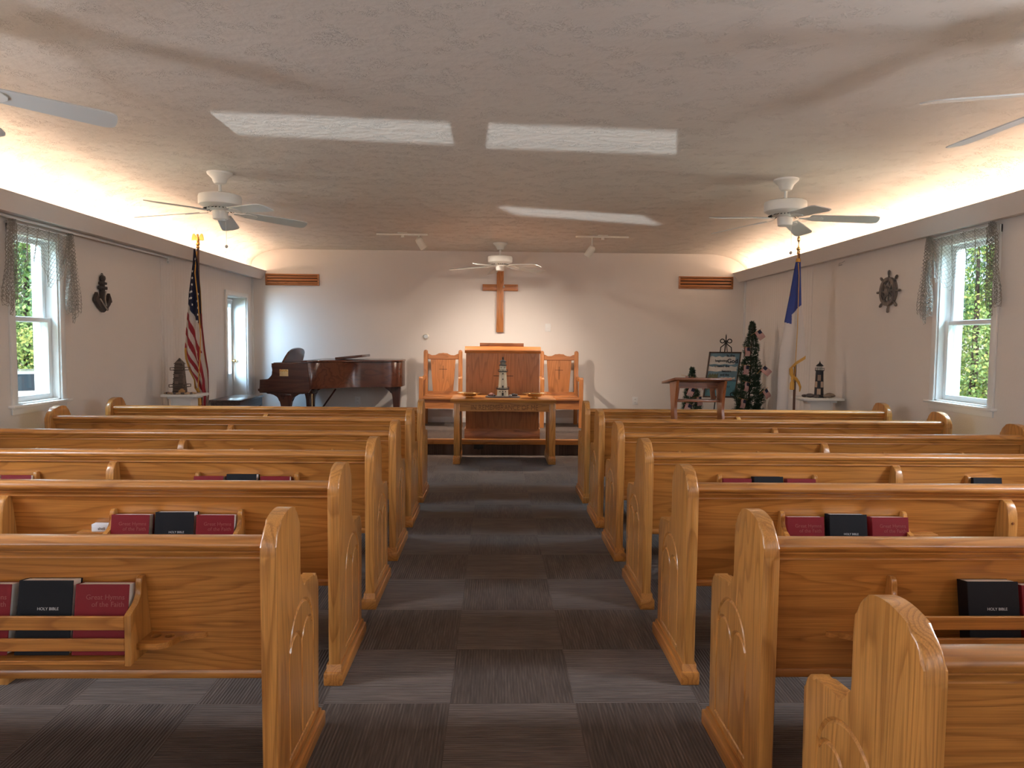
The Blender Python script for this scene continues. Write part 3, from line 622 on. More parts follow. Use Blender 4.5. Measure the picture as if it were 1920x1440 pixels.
# ------------------------------------------------------------ track spotlights
for x0,x1,cx,hx,stem,tilt,lab in ((-1.53,-.87,-1.19,-.985,.035,-32,'white track spotlight on the ceiling left of the centre fan'),(1.03,1.72,1.38,1.245,.11,33,'white track spotlight on the ceiling right of the centre fan')):
    t=empty('track_light',(0,9.3,CEIL),0,lab,'track light','ceiling track spotlights')
    b=B(); b.box(x0,x1,-.018,.018,-.034,-.012,.003); b.build('track',CREAM,t)
    b=B(); b.box(cx-.065,cx+.065,-.05,.05,-.012,0,.003); b.box(cx-.02,cx+.02,-.02,.02,-.06,-.034,.003); b.build('power_feed',CREAM,t)
    b=B(); b.lathe([(.017,-.045),(.017,-.034)],c=(hx,0,0),n=12); b.lathe([(.009,-.045-stem),(.009,-.04)],c=(hx,0,0),n=10); b.build('stem',CREAM,t)
    M=Matrix.Translation((hx,0,-.06-stem))@Matrix.Rotation(math.radians(tilt),4,'Y')@Matrix.Rotation(math.radians(14),4,'X')
    b=B(); b.lathe([(0,.035),(.025,.033),(.042,.02),(.047,0),(.047,-.12),(.042,-.12),(.038,-.02),(0,-.02)],n=24,M=M); hd=b.build('lamp_head',CREAM,t)
    sp_=light('track_fill','SPOT',(0,0,0),(0,0,0),62,(1,.86,.72)); sp_.data.spot_size=math.radians(128); sp_.data.spot_blend=1; sp_.data.shadow_soft_size=.04  # fill light for the front, added inside a head that looks unlit
    sp_.matrix_world=Matrix.Translation((0,9.3,CEIL))@M@Matrix.Translation((0,0,-.10)); sp_.parent=t; sp_.matrix_parent_inverse=Matrix.Translation((0,-9.3,-CEIL))

# ------------------------------------------------------------ pulpit, chairs, table
pu=empty('pulpit',(.104,9.24,.2),0,'wide oak pulpit with an orange-brown top in the centre of the platform','pulpit')
b=B(); b.box(-.475,.475,0,.022,.13,1.11); fp=b.build('front_panel',RZ,pu)
b=B(); b.box(-.118,-.012,-.0015,0,.815,.822); b.box(.03,.135,-.0015,0,.815,.822); b.box(.004,.012,-.0015,0,.62,.95); b.box(-.012,.03,-.0015,0,.815,.822); b.build('cross_groove_shade',DARK,fp)  # raised dark strips stand in for shade in the engraved cross
for sx in (-1,1):
    b=B(); b.box(min(sx*.475,sx*.453),max(sx*.475,sx*.453),.022,.48,.13,1.11); b.build('side_panel',RZ,pu)
b=B(); b.prism([(-.012,0),(-.012,.088),(-.004,.108),(0,.13),(.48,.13),(.49,0)],'X',-.49,.49); b.build('plinth',RX,pu)
b=B(); b.box(-.45,.45,.03,.46,.62,.64); b.build('shelf',RX,pu)
b=B(); b.prism(spline([(-.006,1.11),(-.012,1.122),(-.016,1.130),(-.022,1.142),(-.016,1.156),(.0,1.172),(.022,1.192),(.03,1.198)],2)+[(.50,1.14),(.50,1.11)],'X',-.492,.492,bev=.006,seg=2); b.build('top',RX,pu)
b=B(); b.box(-.30,.27,.05,.075,1.195,1.243,.003); b.build('book_ledge',RX,pu)

def make_chair():
    r=empty('pulpit_chair',(0,0,.2),0,'','chair','tall oak chairs behind the pulpit')
    for sx in (-1,1):
        def sb(b,a,c,*q,**k): b.box(min(sx*a,sx*c),max(sx*a,sx*c),*q,**k)
        b=B(); sb(b,.232,.295,.46,.515,0,1.105,bev=.006); b.ball((sx*.2635,.4875,1.105),.033,.95,.8,.75); b.build('back_post',RZ,r)
        b=B(); b.prism([(0,.30)]+[(0,.71)]+spline([(0,.715),(.01,.735),(.03,.742),(.05,.735),(.06,.715)],2)+[(.06,0),(0,0)],'X',min(sx*.256,sx*.318),max(sx*.256,sx*.318),bev=.006,seg=2); b.build('front_post',RZ,r)
        b=B(); b.prism([(.055,.675),(.055,.73),(.25,.722),(.47,.735),(.47,.685),(.25,.672)],'X',min(sx*.264,sx*.308),max(sx*.264,sx*.308),bev=.005,seg=2); b.build('armrest',OY,r)
    b=B(); b.box(-.262,.262,-.018,.47,.405,.452,.010); b.box(-.245,.245,.0,.44,.452,.462,.006); b.build('seat',RX,r)
    b=B(); b.box(-.256,.256,.012,.034,.275,.405); b.box(-.25,-.23,.034,.46,.275,.405); b.box(.23,.25,.034,.46,.275,.405); b.build('apron',RX,r)
    tp=spline([(-.232,1.075),(-.20,1.055),(-.14,1.045),(-.09,1.062),(-.06,1.078),(-.035,1.075),(0,1.083),(.035,1.075),(.06,1.078),(.09,1.062),(.14,1.045),(.20,1.055),(.232,1.075)],3)
    b=B(); b.prism(tp+[(.232,.985),(-.232,.985)],'Y',.468,.505,bev=.004,seg=1); b.build('crest_rail',RX,r)
    b=B(); b.prism([(-.19,.985),(.19,.985),(.155,.50),(-.155,.50)],'Y',.478,.498); p=b.build('back_panel',RZ,r)
    b=B(); b.box(-.06,.06,.4765,.478,.832,.838); b.box(-.003,.003,.4765,.478,.69,.888); b.build('cross_groove_shade',DARK,p)  # dark lines proud of the panel imitate the shaded engraving
    b=B(); b.box(-.232,.232,.47,.50,.455,.50); b.build('lower_rail',RX,r)
    return r
c1=make_chair(); c1.location=(-.787,10.44,.2); c1['label']='tall oak armchair with carved cross, left of the pulpit'
c2=copy_tree(c1); c2.location=(.985,10.44,.2); c2['label']='tall oak armchair with carved cross, right of the pulpit'

tb=empty('communion_table',(.105,8.42,0),0,'oak communion table with carved lettering in front of the platform','table')
b=B(); b.prism([(-.020,.745),(-.024,.752),(-.028,.768),(-.022,.780),(.66,.780),(.66,.745)],'X',-.626,.626,bev=.003,seg=1); b.box(-.60,.60,0,.64,.728,.745); b.build('tabletop',OX,tb)
b=B(); b.box(-.52,.55,.04,.062,.632,.728); ap=b.build('apron',OX,tb)
text('carved_lettering','IN REMEMBRANCE OF ME',.088,plain('carved_oak',(.20,.075,.02),.6),ap,(.015,.0395,.650),(PI/2,0,0),.0012,sx=.80)
for sx,x0,x1 in ((-1,-.585,-.515),(1,.55,.625)):
    b=B(); b.box(x0,x1,.03,.09,.09,.728,.004); b.box(x0+.012,x1-.012,.09,.56,.12,.728,.002); b.box(x0,x1,.56,.62,.09,.728,.004); e=b.build('end_support',OZ,tb)
    b=B(); b.box(x0-.010,x1+.006,.018,.635,0,.078,.006); b.prism([(.018,.078),(.03,.10),(.62,.10),(.635,.078)],'X',x0-.004,x1+.002); b.build('foot',OY,e)

def plate(x,lab):
    o=empty('offering_plate',(x,8.62,.78),0,lab,'plate','brass offering plates on the communion table')
    b=B(); b.lathe([(0,.004),(.030,.004),(.045,0),(.048,.004),(.030,.014),(.030,.018),(.075,.022),(.092,.034),(.098,.050),(.130,.056),(.148,.060),(.149,.063),(.130,.061),(.096,.056),(.088,.038),(.070,.028),(0,.026)],n=40); b.build('bowl',BRASS,o)
    b=B(); b.lathe([(0,.027),(.068,.0285),(.068,.031),(0,.031)],n=30); b.build('felt_pad',BKRED,o)
plate(-.305,'brass offering plate on the left end of the communion table'); plate(.485,'brass offering plate on the right end of the communion table')

# ------------------------------------------------------------ lighthouses
SW=plain('whitewash',(.62,.58,.45),.7,var=.15,bscale=30); WL=plain('window_black',(.01,.01,.01),.6)
lh=empty('lighthouse_ornament',(.10,8.72,.78),0,'white stone lighthouse ornament with black galleries on the communion table','ornament')
b=B(); b.lathe([(0,0),(.205,0),(.215,.008),(.205,.018),(0,.02)],n=22,sy=.55); b.build('slate_base',STONED,lh)
def oct_(b,prof,n=8): b.lathe(prof,n=n,smooth=False,M=Matrix.Rotation(PI/8,4,'Z'))
b=B(); oct_(b,[(.074,.02),(.070,.10)]); oct_(b,[(.060,.10),(.045,.312)]); oct_(b,[(.044,.318),(.041,.392)]); tw=b.build('tower',SW,lh)
b=B(); oct_(b,[(.078,.098),(.086,.104),(.086,.110),(.062,.114)]); oct_(b,[(.046,.310),(.064,.316),(.064,.322),(.044,.326)]); oct_(b,[(.042,.388),(.052,.392),(.052,.398),(.036,.400)]); b.build('gallery',BLACKP,lh)
for r_,z0,z1 in ((.080,.110,.128),(.060,.322,.340)):
    b=B()
    for i in range(12):
        a=2*PI*i/12; b.tube([(r_*math.cos(a),r_*math.sin(a),z0),(r_*math.cos(a),r_*math.sin(a),z1)],.0015,4)
    b.tube([(r_*math.cos(2*PI*i/16),r_*math.sin(2*PI*i/16),z1) for i in range(16)],.0015,4,closed=True); b.build('railing',IRON,lh)
b=B(); oct_(b,[(.034,.398),(.034,.436)]); b.build('lantern',plain('lantern_glass',(.25,.24,.20),.2),lh)
b=B(); oct_(b,[(.046,.434),(.046,.440),(.012,.462),(.010,.468)]); b.lathe([(.010,.466),(.009,.488),(.003,.495),(0,.505)],n=8); b.build('roof',BLACKP,lh)
for x,z,yy,w_,h in ((0,.045,-.0695,.022,.036),(-.034,.075,-.064,.010,.012),(.034,.075,-.064,.010,.012),(0,.078,-.0665,.012,.014),(0,.135,-.0545,.016,.026),(0,.225,-.047,.014,.014),(0,.292,-.0425,.014,.014),(-.022,.365,-.0385,.007,.012),(.022,.365,-.0385,.007,.012)):
    b=B(); b.box(x-w_/2,x+w_/2,yy-.006,yy+.006,z-h/2,z+h/2); b.build('window_opening' if z!=.045 else 'doorway',WL,tw)
for x,y,r_,mt in ((-.135,-.02,.035,plain('pink_stone',(.42,.20,.17),.6)),(.13,-.01,.030,STONED),(.165,.02,.022,STONED),(.095,-.045,.020,plain('pale_stone',(.45,.42,.38),.6)),(-.10,-.06,.016,STONED),(-.165,.01,.018,STONED)):
    b=B(); b.ball((x,y,.02+r_*.45),r_,1,.8,.6,2,.08); b.build('pebble',mt,lh)

def pedestal(x,y,h,w_,d,lab):
    o=empty('plant_stand',(x,y,0),0,lab,'stand','white pedestals beside the flags')
    b=B(); b.box(-w_/2,w_/2,-d/2,d/2,h-.028,h,.004); b.build('top',TRIMW,o)
    b=B(); b.box(-w_*.36,w_*.36,-d*.36,d*.36,h-.05,h-.028); b.box(-w_*.25,w_*.25,-d*.3,d*.3,.03,h-.05); b.box(-w_*.4,w_*.4,-d*.4,d*.4,0,.04,.004); b.build('column',TRIMW,o)
    b=B()
    for sx in (-1,1): b.box(sx*w_*.25-.012,sx*w_*.25+.012,-d*.3-.006,-d*.3,.04,h-.05)
    b.build('trim_strips',TRIMW,o)
pedestal(-3.40,7.92,.858,.385,.34,'white square pedestal carrying the brown slatted lighthouse, beside the striped flag')
pedestal(3.64,7.95,.868,.46,.34,'white square pedestal carrying the black lighthouse, beside the blue and white flag')
l2=empty('lighthouse_ornament',(-3.445,7.90,.858),0,'brown slatted wooden lighthouse ornament on the left pedestal','ornament')
b=B(); b.lathe([(.080,0),(.052,.325)],n=4,smooth=False,M=Matrix.Rotation(PI/4,4,'Z')); b.build('tower',DRIFT,l2)
PLK=plain('pink_plank',(.22,.15,.12),.8)
b=B()
for i in range(13):
    z=.02+i*.024; r_=.0575-.0198*z/.325; x0,x1=-r_-R.uniform(0,.006),r_+R.uniform(0,.006)
    b.box(x0,x1,-r_-.006,-r_+.002,z-.010,z+.009,M=None)
b.build('plank_cladding',DRIFT,l2)
b=B(); b.box(-.030,.008,-.066,-.060,.110,.140); b.box(-.028,.010,-.062,-.054,.185,.215); b.build('shutters',PLK,l2)
for z,r_ in ((.075,.07),(.26,.06)):
    b=B(); b.box(-r_-.014,r_+.014,-r_-.014,r_+.014,z-.003,z+.003); 
    q=[(-r_-.012,-r_-.012),(r_+.012,-r_-.012),(r_+.012,r_+.012),(-r_-.012,r_+.012)]
    for p_ in q: b.box(p_[0]-.003,p_[0]+.003,p_[1]-.003,p_[1]+.003,z,z+.03)
    b.tube([(p_[0],p_[1],z+.028) for p_ in q],.003,5,closed=True); b.build('gallery',DRIFT,l2)
b=B(); b.lathe([(.066,.325),(.003,.392)],n=4,smooth=False,M=Matrix.Rotation(PI/4,4,'Z')); b.build('roof',DRIFT,l2)
TANS=plain('tan_stone',(.42,.28,.17),.7,var=.3,bscale=20)
b=B(); 
b.box(.035,.085,-.12,-.075,0,.03); b.prism([(.03,.03),(.09,.03),(.06,.062)],'Y',-.125,-.07); b.build('driftwood_hut',plain('hut_wood',(.40,.22,.09),.8),l2)
for i in range(15):
    a=-PI*.98+i*PI*.96/14; r_=R.uniform(.016,.023); x=.150*math.cos(a)+R.uniform(-.01,.01)+.02; y=.075*math.sin(a)-.045
    b=B(); b.ball((0,0,0),r_,1.1,.9,.6,2,.06); o=b.build('beach_stone',(TANS if i%3 else STONED),loc=(-3.445+x,7.90+y,.858+r_*.6))
    tag(o,'small rounded %s stone at the foot of the brown slatted lighthouse'%('tan' if i%3 else 'dark'),'stone','stones around the left lighthouse')
l3=empty('lighthouse_ornament',(3.645,7.93,.868),0,'black and white banded lighthouse ornament on the right pedestal','ornament')
b=B(); b.lathe([(.052,0),(.040,.295)],n=24); b.build('tower',plain('black_paint',(.015,.016,.022),.5),l3)
b=B()
for z0,k in ((.035,0),(.115,1),(.19,0),(.19,.0)):
    for i in range(4):
        a0=math.radians(i*90+45*k-50); r_=.0525-.012*z0/.295
        q=[(r_*math.cos(a0+j*.2),r_*math.sin(a0+j*.2)) for j in range(5)]
        for j in range(4): b.quad((*q[j],z0),(*q[j+1],z0),(q[j+1][0]*.95,q[j+1][1]*.95,z0+.065),(q[j][0]*.95,q[j][1]*.95,z0+.065))
b.build('pale_bands',plain('weathered_cream',(.50,.36,.27),.8),l3)
b=B(); b.lathe([(.060,0),(.060,.018),(.052,.03)],n=24); b.build('base',BLACKP,l3)
b=B(); b.lathe([(.040,.295),(.050,.300),(.050,.306),(.03,.308)],n=20); b.tube([(.048*math.cos(i*PI/8),.048*math.sin(i*PI/8),.33) for i in range(16)],.002,5,closed=True)
for i in range(10): b.tube([(.048*math.cos(i*PI/5),.048*math.sin(i*PI/5),.305),(.048*math.cos(i*PI/5),.048*math.sin(i*PI/5),.33)],.0015,4)
b.build('gallery',IRON,l3)
b=B(); b.lathe([(.028,.306),(.028,.352)],n=10,smooth=False); b.build('lantern',plain('lantern_pale',(.5,.48,.42),.3),l3)
b=B(); b.lathe([(.042,.350),(.032,.366),(.010,.384),(.008,.392),(.003,.400),(0,.418)],n=16); b.build('roof',BLACKP,l3)
for x,y,r_,mt in ((-.12,-.05,.045,STONED),(-.07,-.08,.035,STONED),(.10,-.05,.05,STONE),(.055,-.085,.04,STONE),(.15,0,.035,STONE),(-.15,.03,.03,STONED)):
    b=B(); b.ball((0,0,0),r_,1.1,.8,.55,2,.06); o=b.build('beach_stone',mt,loc=(3.645+x,7.93+y,.868+r_*.55))
    tag(o,'smooth %s beside the black and white lighthouse'%('grey stone to the left' if mt is STONED else 'brown stone to the right'),'stone','stones around the right lighthouse')

# ------------------------------------------------------------ grand piano and its bench
pn=empty('grand_piano',(-2.25,10.3,.2),0,'dark brown grand piano with closed lid on the left of the platform','piano')
ox,oy=-2.25,10.3
def pl(pts): return [(x-ox,y-oy) for x,y in pts]
bent=[(-2.52,9.60)]+spline([(-2.52,9.60),(-2.40,9.66),(-2.25,9.85),(-2.02,10.07),(-1.75,10.14),(-1.53,10.17),(-1.38,10.26),(-1.335,10.45),(-1.345,10.75),(-1.42,10.95),(-1.55,11.0)],4)
rim=pl([(-2.95,9.60)]+bent+[(-2.95,11.0)])
b=B(); b.prism(rim,'Z',.60,.955,bev=.004,seg=1); rm=b.build('case',MAH,pn)
chk=[(-3.13,.55),(-3.145,.575),(-3.14,.60),(-3.13,.61),(-3.13,.725)]+spline([(-3.03,.730),(-2.985,.765),(-2.963,.83),(-2.968,.89),(-2.972,.90)],3)+[(-2.972,.945),(-2.50,.945),(-2.46,.60),(-2.49,.55)]
for ya,yb in ((9.585,9.66),(10.93,11.0)):
    b=B(); b.prism([(x-ox,z) for x,z in chk],'Y',ya-oy,yb-oy,bev=.004,seg=1); ck_=b.build('key_cheek',MAH,pn)
    b=B(); b.prism([(x-ox,z) for x,z in ((-3.15,.575),(-2.47,.575),(-2.47,.605),(-3.15,.605))],'Y',ya-oy-.008,ya-oy); b.build('moulding',MAH,ck_) if ya<10 else None
b=B(); b.box(-3.125-ox,-2.6-ox,9.66-oy,10.93-oy,.56,.62); b.build('key_bed',MAH,pn)
b=B(); b.box(-3.11-ox,-2.97-ox,9.70-oy,10.89-oy,.62,.665); kb=b.build('white_keys',PAPER,pn)
b=B()
for i in range(52):
    if i%7 in (0,1,3,4,5): b.box(-3.05-ox,-2.97-ox,9.70+.0229*(i+1)-.006-oy,9.70+.0229*(i+1)+.006-oy,.665,.677)
b.build('black_keys',BLACKP,kb)
b=B(); b.box(-2.97-ox,-2.95-ox,9.66-oy,10.93-oy,.62,.93,.004); b.build('fallboard',MAHZ,pn)
lid=pl([(-2.58,9.575),(-2.50,9.575)]+[(x+.012,y-.022) for x,y in bent[1:-3]]+[(-1.40,11.005),(-2.58,11.005)])
b=B(); b.prism(lid,'Z',.962,.985,bev=.006,seg=2); ld=b.build('lid',MAH,pn)
b=B(); b.box(-.19,.19,-.18,.45,0,.034,.005,M=Matrix.Translation((-2.04-ox,10.22-oy,1.006))@Matrix.Rotation(math.radians(-6),4,'Y')@Matrix.Rotation(math.radians(0),4,'X')); b.build('folded_front_lid',MAH,ld)
dk=[(-.50,0),(-.46,.09),(-.41,.15)]+spline([(-.41,.15),(-.26,.20),(0,.218),(.26,.20),(.41,.15)],4)[1:]+[(.46,.09),(.50,0)]
b=B(); b.prism([(y,z) for y,z in dk],'X',-.011,.011,bev=.003,seg=1,M=Matrix.Translation((-2.87-ox,10.22-oy,.945))@Matrix.Rotation(math.radians(22),4,'Y')); b.build('music_desk',MAHZ,pn)
b=B(); b.box(-2.985+.12-ox,-2.985+.235-ox,9.583-oy,9.585-oy,.775,.865); bp_=b.build('brass_plate',BRASS,pn)
b=B()
for i in range(9): b.ball((-2.985+.13+i*.0118-ox,9.5825-oy,.848+.008*math.sin(i*2.2)),.008,1,.3,1.2,1)
b.build('relief',GOLD,bp_)
def pleg(x,y,rz):
    """cabriole-style leg: wide bracket under the case sweeping into a tapered post"""
    M=Matrix.Translation((x-ox,y-oy,0))@Matrix.Rotation(rz,4,'Z')
    pr=[(-.27,.56)]+spline([(-.24,.535),(-.15,.525),(-.085,.455),(-.060,.36)],4)+[(-.045,.10),(-.04,.06),(.04,.06),(.045,.10)]+spline([(.060,.36),(.085,.455),(.15,.525),(.24,.535)],4)+[(.27,.56)]
    b=B(); b.prism(pr,'Y',-.045,.045,bev=.006,seg=1,M=M); b.box(-.075,.075,-.052,.052,.50,.535,.004,M=M); lg=b.build('leg',MAHZ,pn)
    b=B(); b.lathe([(0,0),(.02,.004),(.02,.045),(.012,.062)],n=12,M=M); b.build('caster',BRASS,lg)
pleg(-2.80,9.66,0); pleg(-2.80,10.93,0)
pr=[(-.11,.60),(-.115,.575),(-.085,.56)]+spline([(-.06,.53),(-.02,.50),(.0,.44),(.012,.30)],4)+[(.022,.06),(.095,.06),(.105,.30),(.115,.50),(.12,.60)]
b=B(); b.prism(pr,'Y',-.045,.045,bev=.006,seg=1,M=Matrix.Translation((-1.50-ox,10.55-oy,0))); lg=b.build('leg',MAHZ,pn)
b=B(); b.lathe([(0,0),(.02,.004),(.02,.045),(.012,.062)],c=(-1.44-ox,10.55-oy,0),n=12); b.build('caster',BRASS,lg)
ly=(-2.62-ox,10.28-oy)
b=B(); b.box(ly[0]-.06,ly[0]+.06,ly[1]-.12,ly[1]+.12,.05,.12,.006); b.box(ly[0]-.05,ly[0]+.05,ly[1]-.14,ly[1]+.14,.50,.56,.006)
for s_ in (-1,1): b.box(ly[0]-.02,ly[0]+.02,ly[1]+s_*.10-.018,ly[1]+s_*.10+.018,.12,.50,.004)
b.tube([(ly[0]+.02,ly[1],.10),(ly[0]+.34,ly[1]+.02,.56)],.012,8); lyr=b.build('pedal_lyre',MAHZ,pn)
b=B()
for s_ in (-1,0,1): b.tube([(ly[0],ly[1]+s_*.04,.12),(ly[0],ly[1]+s_*.04,.50)],.006,8)
for s_ in (-1,0,1): b.box(ly[0]-.15,ly[0]-.05,ly[1]+s_*.05-.012,ly[1]+s_*.05+.012,.06,.072,.003)
b.build('pedals',BRASS,lyr)
be=empty('piano_bench',(-3.46,9.69,.2),0,'dark wooden piano bench by the side door, left of the piano','bench')
GB=wood('dark_bench',(.035,.020,.018),(.085,.055,.048),'Y',rough=.28,coat=.5)
b=B(); b.box(-.205,.205,-.46,.46,.452,.478,.006); b.build('seat',GB,be)
b=B(); b.box(-.185,.185,-.44,-.42,.34,.452); b.box(-.185,.185,.42,.44,.34,.452); b.box(-.185,-.165,-.42,.42,.34,.452); b.box(.165,.185,-.42,.42,.34,.452); b.build('apron',GB,be)
for sx in (-1,1):
    for sy in (-1,1):
        b=B(); b.prism([(-.022,.34),(.022,.34),(.015,0),(-.015,0)],'X',-.020,.020,M=Matrix.Translation((sx*.165,sy*.42,0))); b.build('leg',GB,be)

# ------------------------------------------------------------ standing flags
def lerp_tab(t,tab):
    for (a,x),(c,y) in zip(tab,tab[1:]):
        if (a-t)*(c-t)<=0 and a!=c: return x+(y-x)*(t-a)/(c-a)
    return tab[0][1] if abs(t-tab[0][0])<abs(t-tab[-1][0]) else tab[-1][1]
def cloth(name,y,left,right,z0,z1,fold,colour,mats,nu=96,nv=230,depth=.028):
    """gathered cloth between two edges; colour(s,z,x)->material slot or None for open air"""
    b=B(); g=[]
    for j in range(nv+1):
        z=z1+(z0-z1)*j/nv; a=lerp_tab(z,left); c=lerp_tab(z,right); row=[]
        for i in range(nu+1):
            s=i/nu; x=a+(c-a)*s; v=(z1-z)/(z1-z0)
            yy=depth*(.35+.65*v)*(math.sin(fold*s*2*PI+1.2*v)+.35*math.sin(fold*4.3*s+5*v))
            row.append((x,yy,z,s))
        g.append(row)
    for side in (0,.004):
        V=[[b.bm.verts.new((p[0],y+p[1]+side,p[2])) for p in r] for r in g]
        for j in range(nv):
            for i in range(nu):
                p=g[j][i]; q=g[j+1][i+1]; k=colour((p[3]+q[3])/2,(p[2]+q[2])/2,(p[0]+q[0])/2)
                if k is None: continue
                f=b.bm.faces.new((V[j][i],V[j][i+1],V[j+1][i+1],V[j+1][i])); f.material_index=k; f.smooth=True
    return b,g
USL=[(2.47,-3.402),(2.30,-3.418),(1.97,-3.469),(1.85,-3.478),(1.61,-3.505),(1.325,-3.529),(1.234,-3.523),(1.098,-3.483),(.992,-3.43),(.90,-3.425),(.86,-3.40),(.75,-3.40),(.60,-3.36)]
USR=[(2.47,-3.383),(2.30,-3.351),(2.00,-3.326),(1.61,-3.313),(1.33,-3.285),(1.10,-3.251),(.81,-3.246),(.70,-3.262),(.60,-3.27)]
def uscol(s,z,x):
    if s>.86 and z>.9 and z<1.75: return 0 if s>.93 else 3 if s<.885 else 0
    if s>.93 and z>1.7: return 3
    low=1.85-.28*s
    if z>low: return 2
    if s<.10 and z<1.36: return 3
    if z<.90 and s<.30: return 3
    if s>.62 and z<1.30: return (0,1,1,0)[min(3,int((s-.62)/.38*4))]
    w_=(low-z)-.0+.42*(s-.0)*0
    w_=(1.85-z)-s*(.28+.55*(1.85-z))
    return 1 if int(w_/.085)%2==0 else 0
fl=empty('american_flag',(-3.39,8.30,0),0,'red, white and blue striped flag with gold fringe on a pole, left wall','flag')
b,g=cloth('c',-.09,[(z,x+3.39) for z,x in USL],[(z,x+3.39) for z,x in USR],.60,2.47,2.6,uscol,None)
cl=b.build('cloth',[FRED,FWHT,FNAVY,GOLD],fl)
b=B()
for x,z in ((-3.385,2.358),(-3.383,2.283),(-3.412,2.219),(-3.414,2.144),(-3.418,2.07),(-3.424,1.992),(-3.45,1.985),(-3.428,1.92),(-3.452,1.915),(-3.424,1.845),(-3.36,1.965),(-3.364,1.886),(-3.362,1.808),(-3.364,1.733),(-3.368,1.658)):
    r_=.019; v=[]
    a=lerp_tab(z,USL); c=lerp_tab(z,USR); s=(x-a)/(c-a); vv=(2.47-z)/1.87
    yy=-.09+.028*(.35+.65*vv)*(math.sin(2.6*s*2*PI+1.2*vv)+.35*math.sin(2.6*4.3*s+5*vv))-.006
    for i in range(10):
        q=(r_ if i%2==0 else r_*.42); t=PI/2+i*PI/5; v.append(b.bm.verts.new((x+3.39+q*math.cos(t)*.75,yy,z+q*math.sin(t))))
    b.bm.faces.new(v)
b.build('stars',STAR,cl)
b=B(); b.tube([(.0,-.035,2.45),(.015,-.13,2.2),(.045,-.135,1.9),(.070,-.14,1.5),(.060,-.14,1.25),(.035,-.14,.95),(.04,-.14,.80)],.006,6); b.lathe([(.008,0),(.022,-.03),(.026,-.10),(.02,-.11)],c=(.045,-.145,.82),n=12); b.build('gold_cord',GOLD,fl)
PW=plain('pole_wood',(.10,.035,.015),.35)
b=B(); b.lathe([(.0135,.03),(.0135,2.50)],n=12); b.build('pole',PW,fl)
b=B(); b.lathe([(0,0),(.12,0),(.12,.02),(.06,.035),(.022,.05),(.018,.12)],n=28); b.build('base',BRASS,fl)
EAG=plain('gilt_eagle',(.80,.47,.13),.35,.8)
b=B(); b.lathe([(.015,2.49),(.020,2.50),(.012,2.515),(.022,2.53),(.022,2.545),(.010,2.553)],n=14); b.ball((0,0,2.59),.024,.9,.8,1.6,2); b.ball((.004,-.012,2.635),.014,1,1.2,1,2); b.prism([(-.012,2.626),(.0,2.632),(.004,2.622)],'X',-.004,.004)
for s_ in (-1,1):
    b.prism([(s_*x,z) for x,z in ((.008,2.60),(.022,2.635),(.040,2.655),(.056,2.648),(.066,2.615),(.070,2.575),(.060,2.59),(.052,2.572),(.044,2.592),(.034,2.575),(.028,2.592),(.012,2.57))],'Y',-.006,.006,bev=.002,seg=1)
b.prism([(-.014,2.565),(.014,2.565),(.018,2.535),(-.018,2.535)],'Y',.004,.012); b.build('eagle_finial',EAG,fl)

f2=empty('christian_flag',(3.29,7.75,0),0,'white flag with blue canton and gold fringe on a pole, right wall','flag')
CL=[(2.385,3.240),(2.22,3.215),(1.93,3.173),(1.71,3.136),(1.609,3.132),(1.42,3.101),(1.20,3.086),(.70,3.082)]
CR=[(2.385,3.285),(1.886,3.309),(1.64,3.344),(1.34,3.369),(1.20,3.36),(.70,3.33)]
def chcol(s,z,x):
    edge=1.342+(3.369-x)*-.81 if x>3.196 else None            # raised lower hem running up to the right
    if edge is not None and z<edge-.035: return None
    if edge is not None and z<edge: return 3
    if x<3.196 and z<1.2 and s>.80: return None
    if z>2.345: return 3
    bl=1.886-(3.309-x)*1.0 if x>3.205 else 1.70-(x-3.136)*.3
    if z>bl:
        if x<3.188 and 1.98<z<2.09: return 0
        return 2
    return 1
b,g=cloth('c',-.06,[(z,x-3.29) for z,x in CL],[(z,x-3.29) for z,x in CR],.70,2.385,1.6,lambda s,z,x:chcol(s,z,x+3.29),None,depth=.02)
b.build('cloth',[FRED,FWHT,FBLUE,GOLD],f2)
b=B(); b.tube([(-.03,-.03,2.47),(-.032,-.10,2.2),(-.033,-.105,1.6),(-.045,-.105,1.15),(-.055,-.105,1.05)],.004,6)
b.tube([(-.085,-.10,1.20),(-.08,-.10,1.14),(-.065,-.10,1.11),(-.03,-.10,1.09),(0,-.10,1.05),(.02,-.10,1.0),(.024,-.08,.95)],[.022,.022,.018,.017,.015,.012,.005],8)
b.lathe([(.006,.0),(.014,-.02),(.010,-.05),(.022,-.07),(.024,-.14),(.02,-.145)],c=(-.075,-.11,1.115),n=12); b.build('gold_cord',GOLD,f2)
b=B(); b.lathe([(.0135,.03),(.0135,2.47)],n=12); b.build('pole',PW,f2)
b=B(); b.lathe([(0,0),(.12,0),(.12,.02),(.06,.035),(.022,.05),(.018,.12)],n=28); b.build('base',BRASS,f2)
b=B(); b.lathe([(.015,2.44),(.019,2.45),(.012,2.465),(.013,2.475),(.024,2.49),(.022,2.505),(.010,2.515),(.006,2.54),(.006,2.565),(.014,2.58),(.019,2.60),(.014,2.62),(.004,2.65),(0,2.665)],n=16,M=Matrix.Translation((-.005,0,0))); b.build('spear_finial',BRASS,f2)

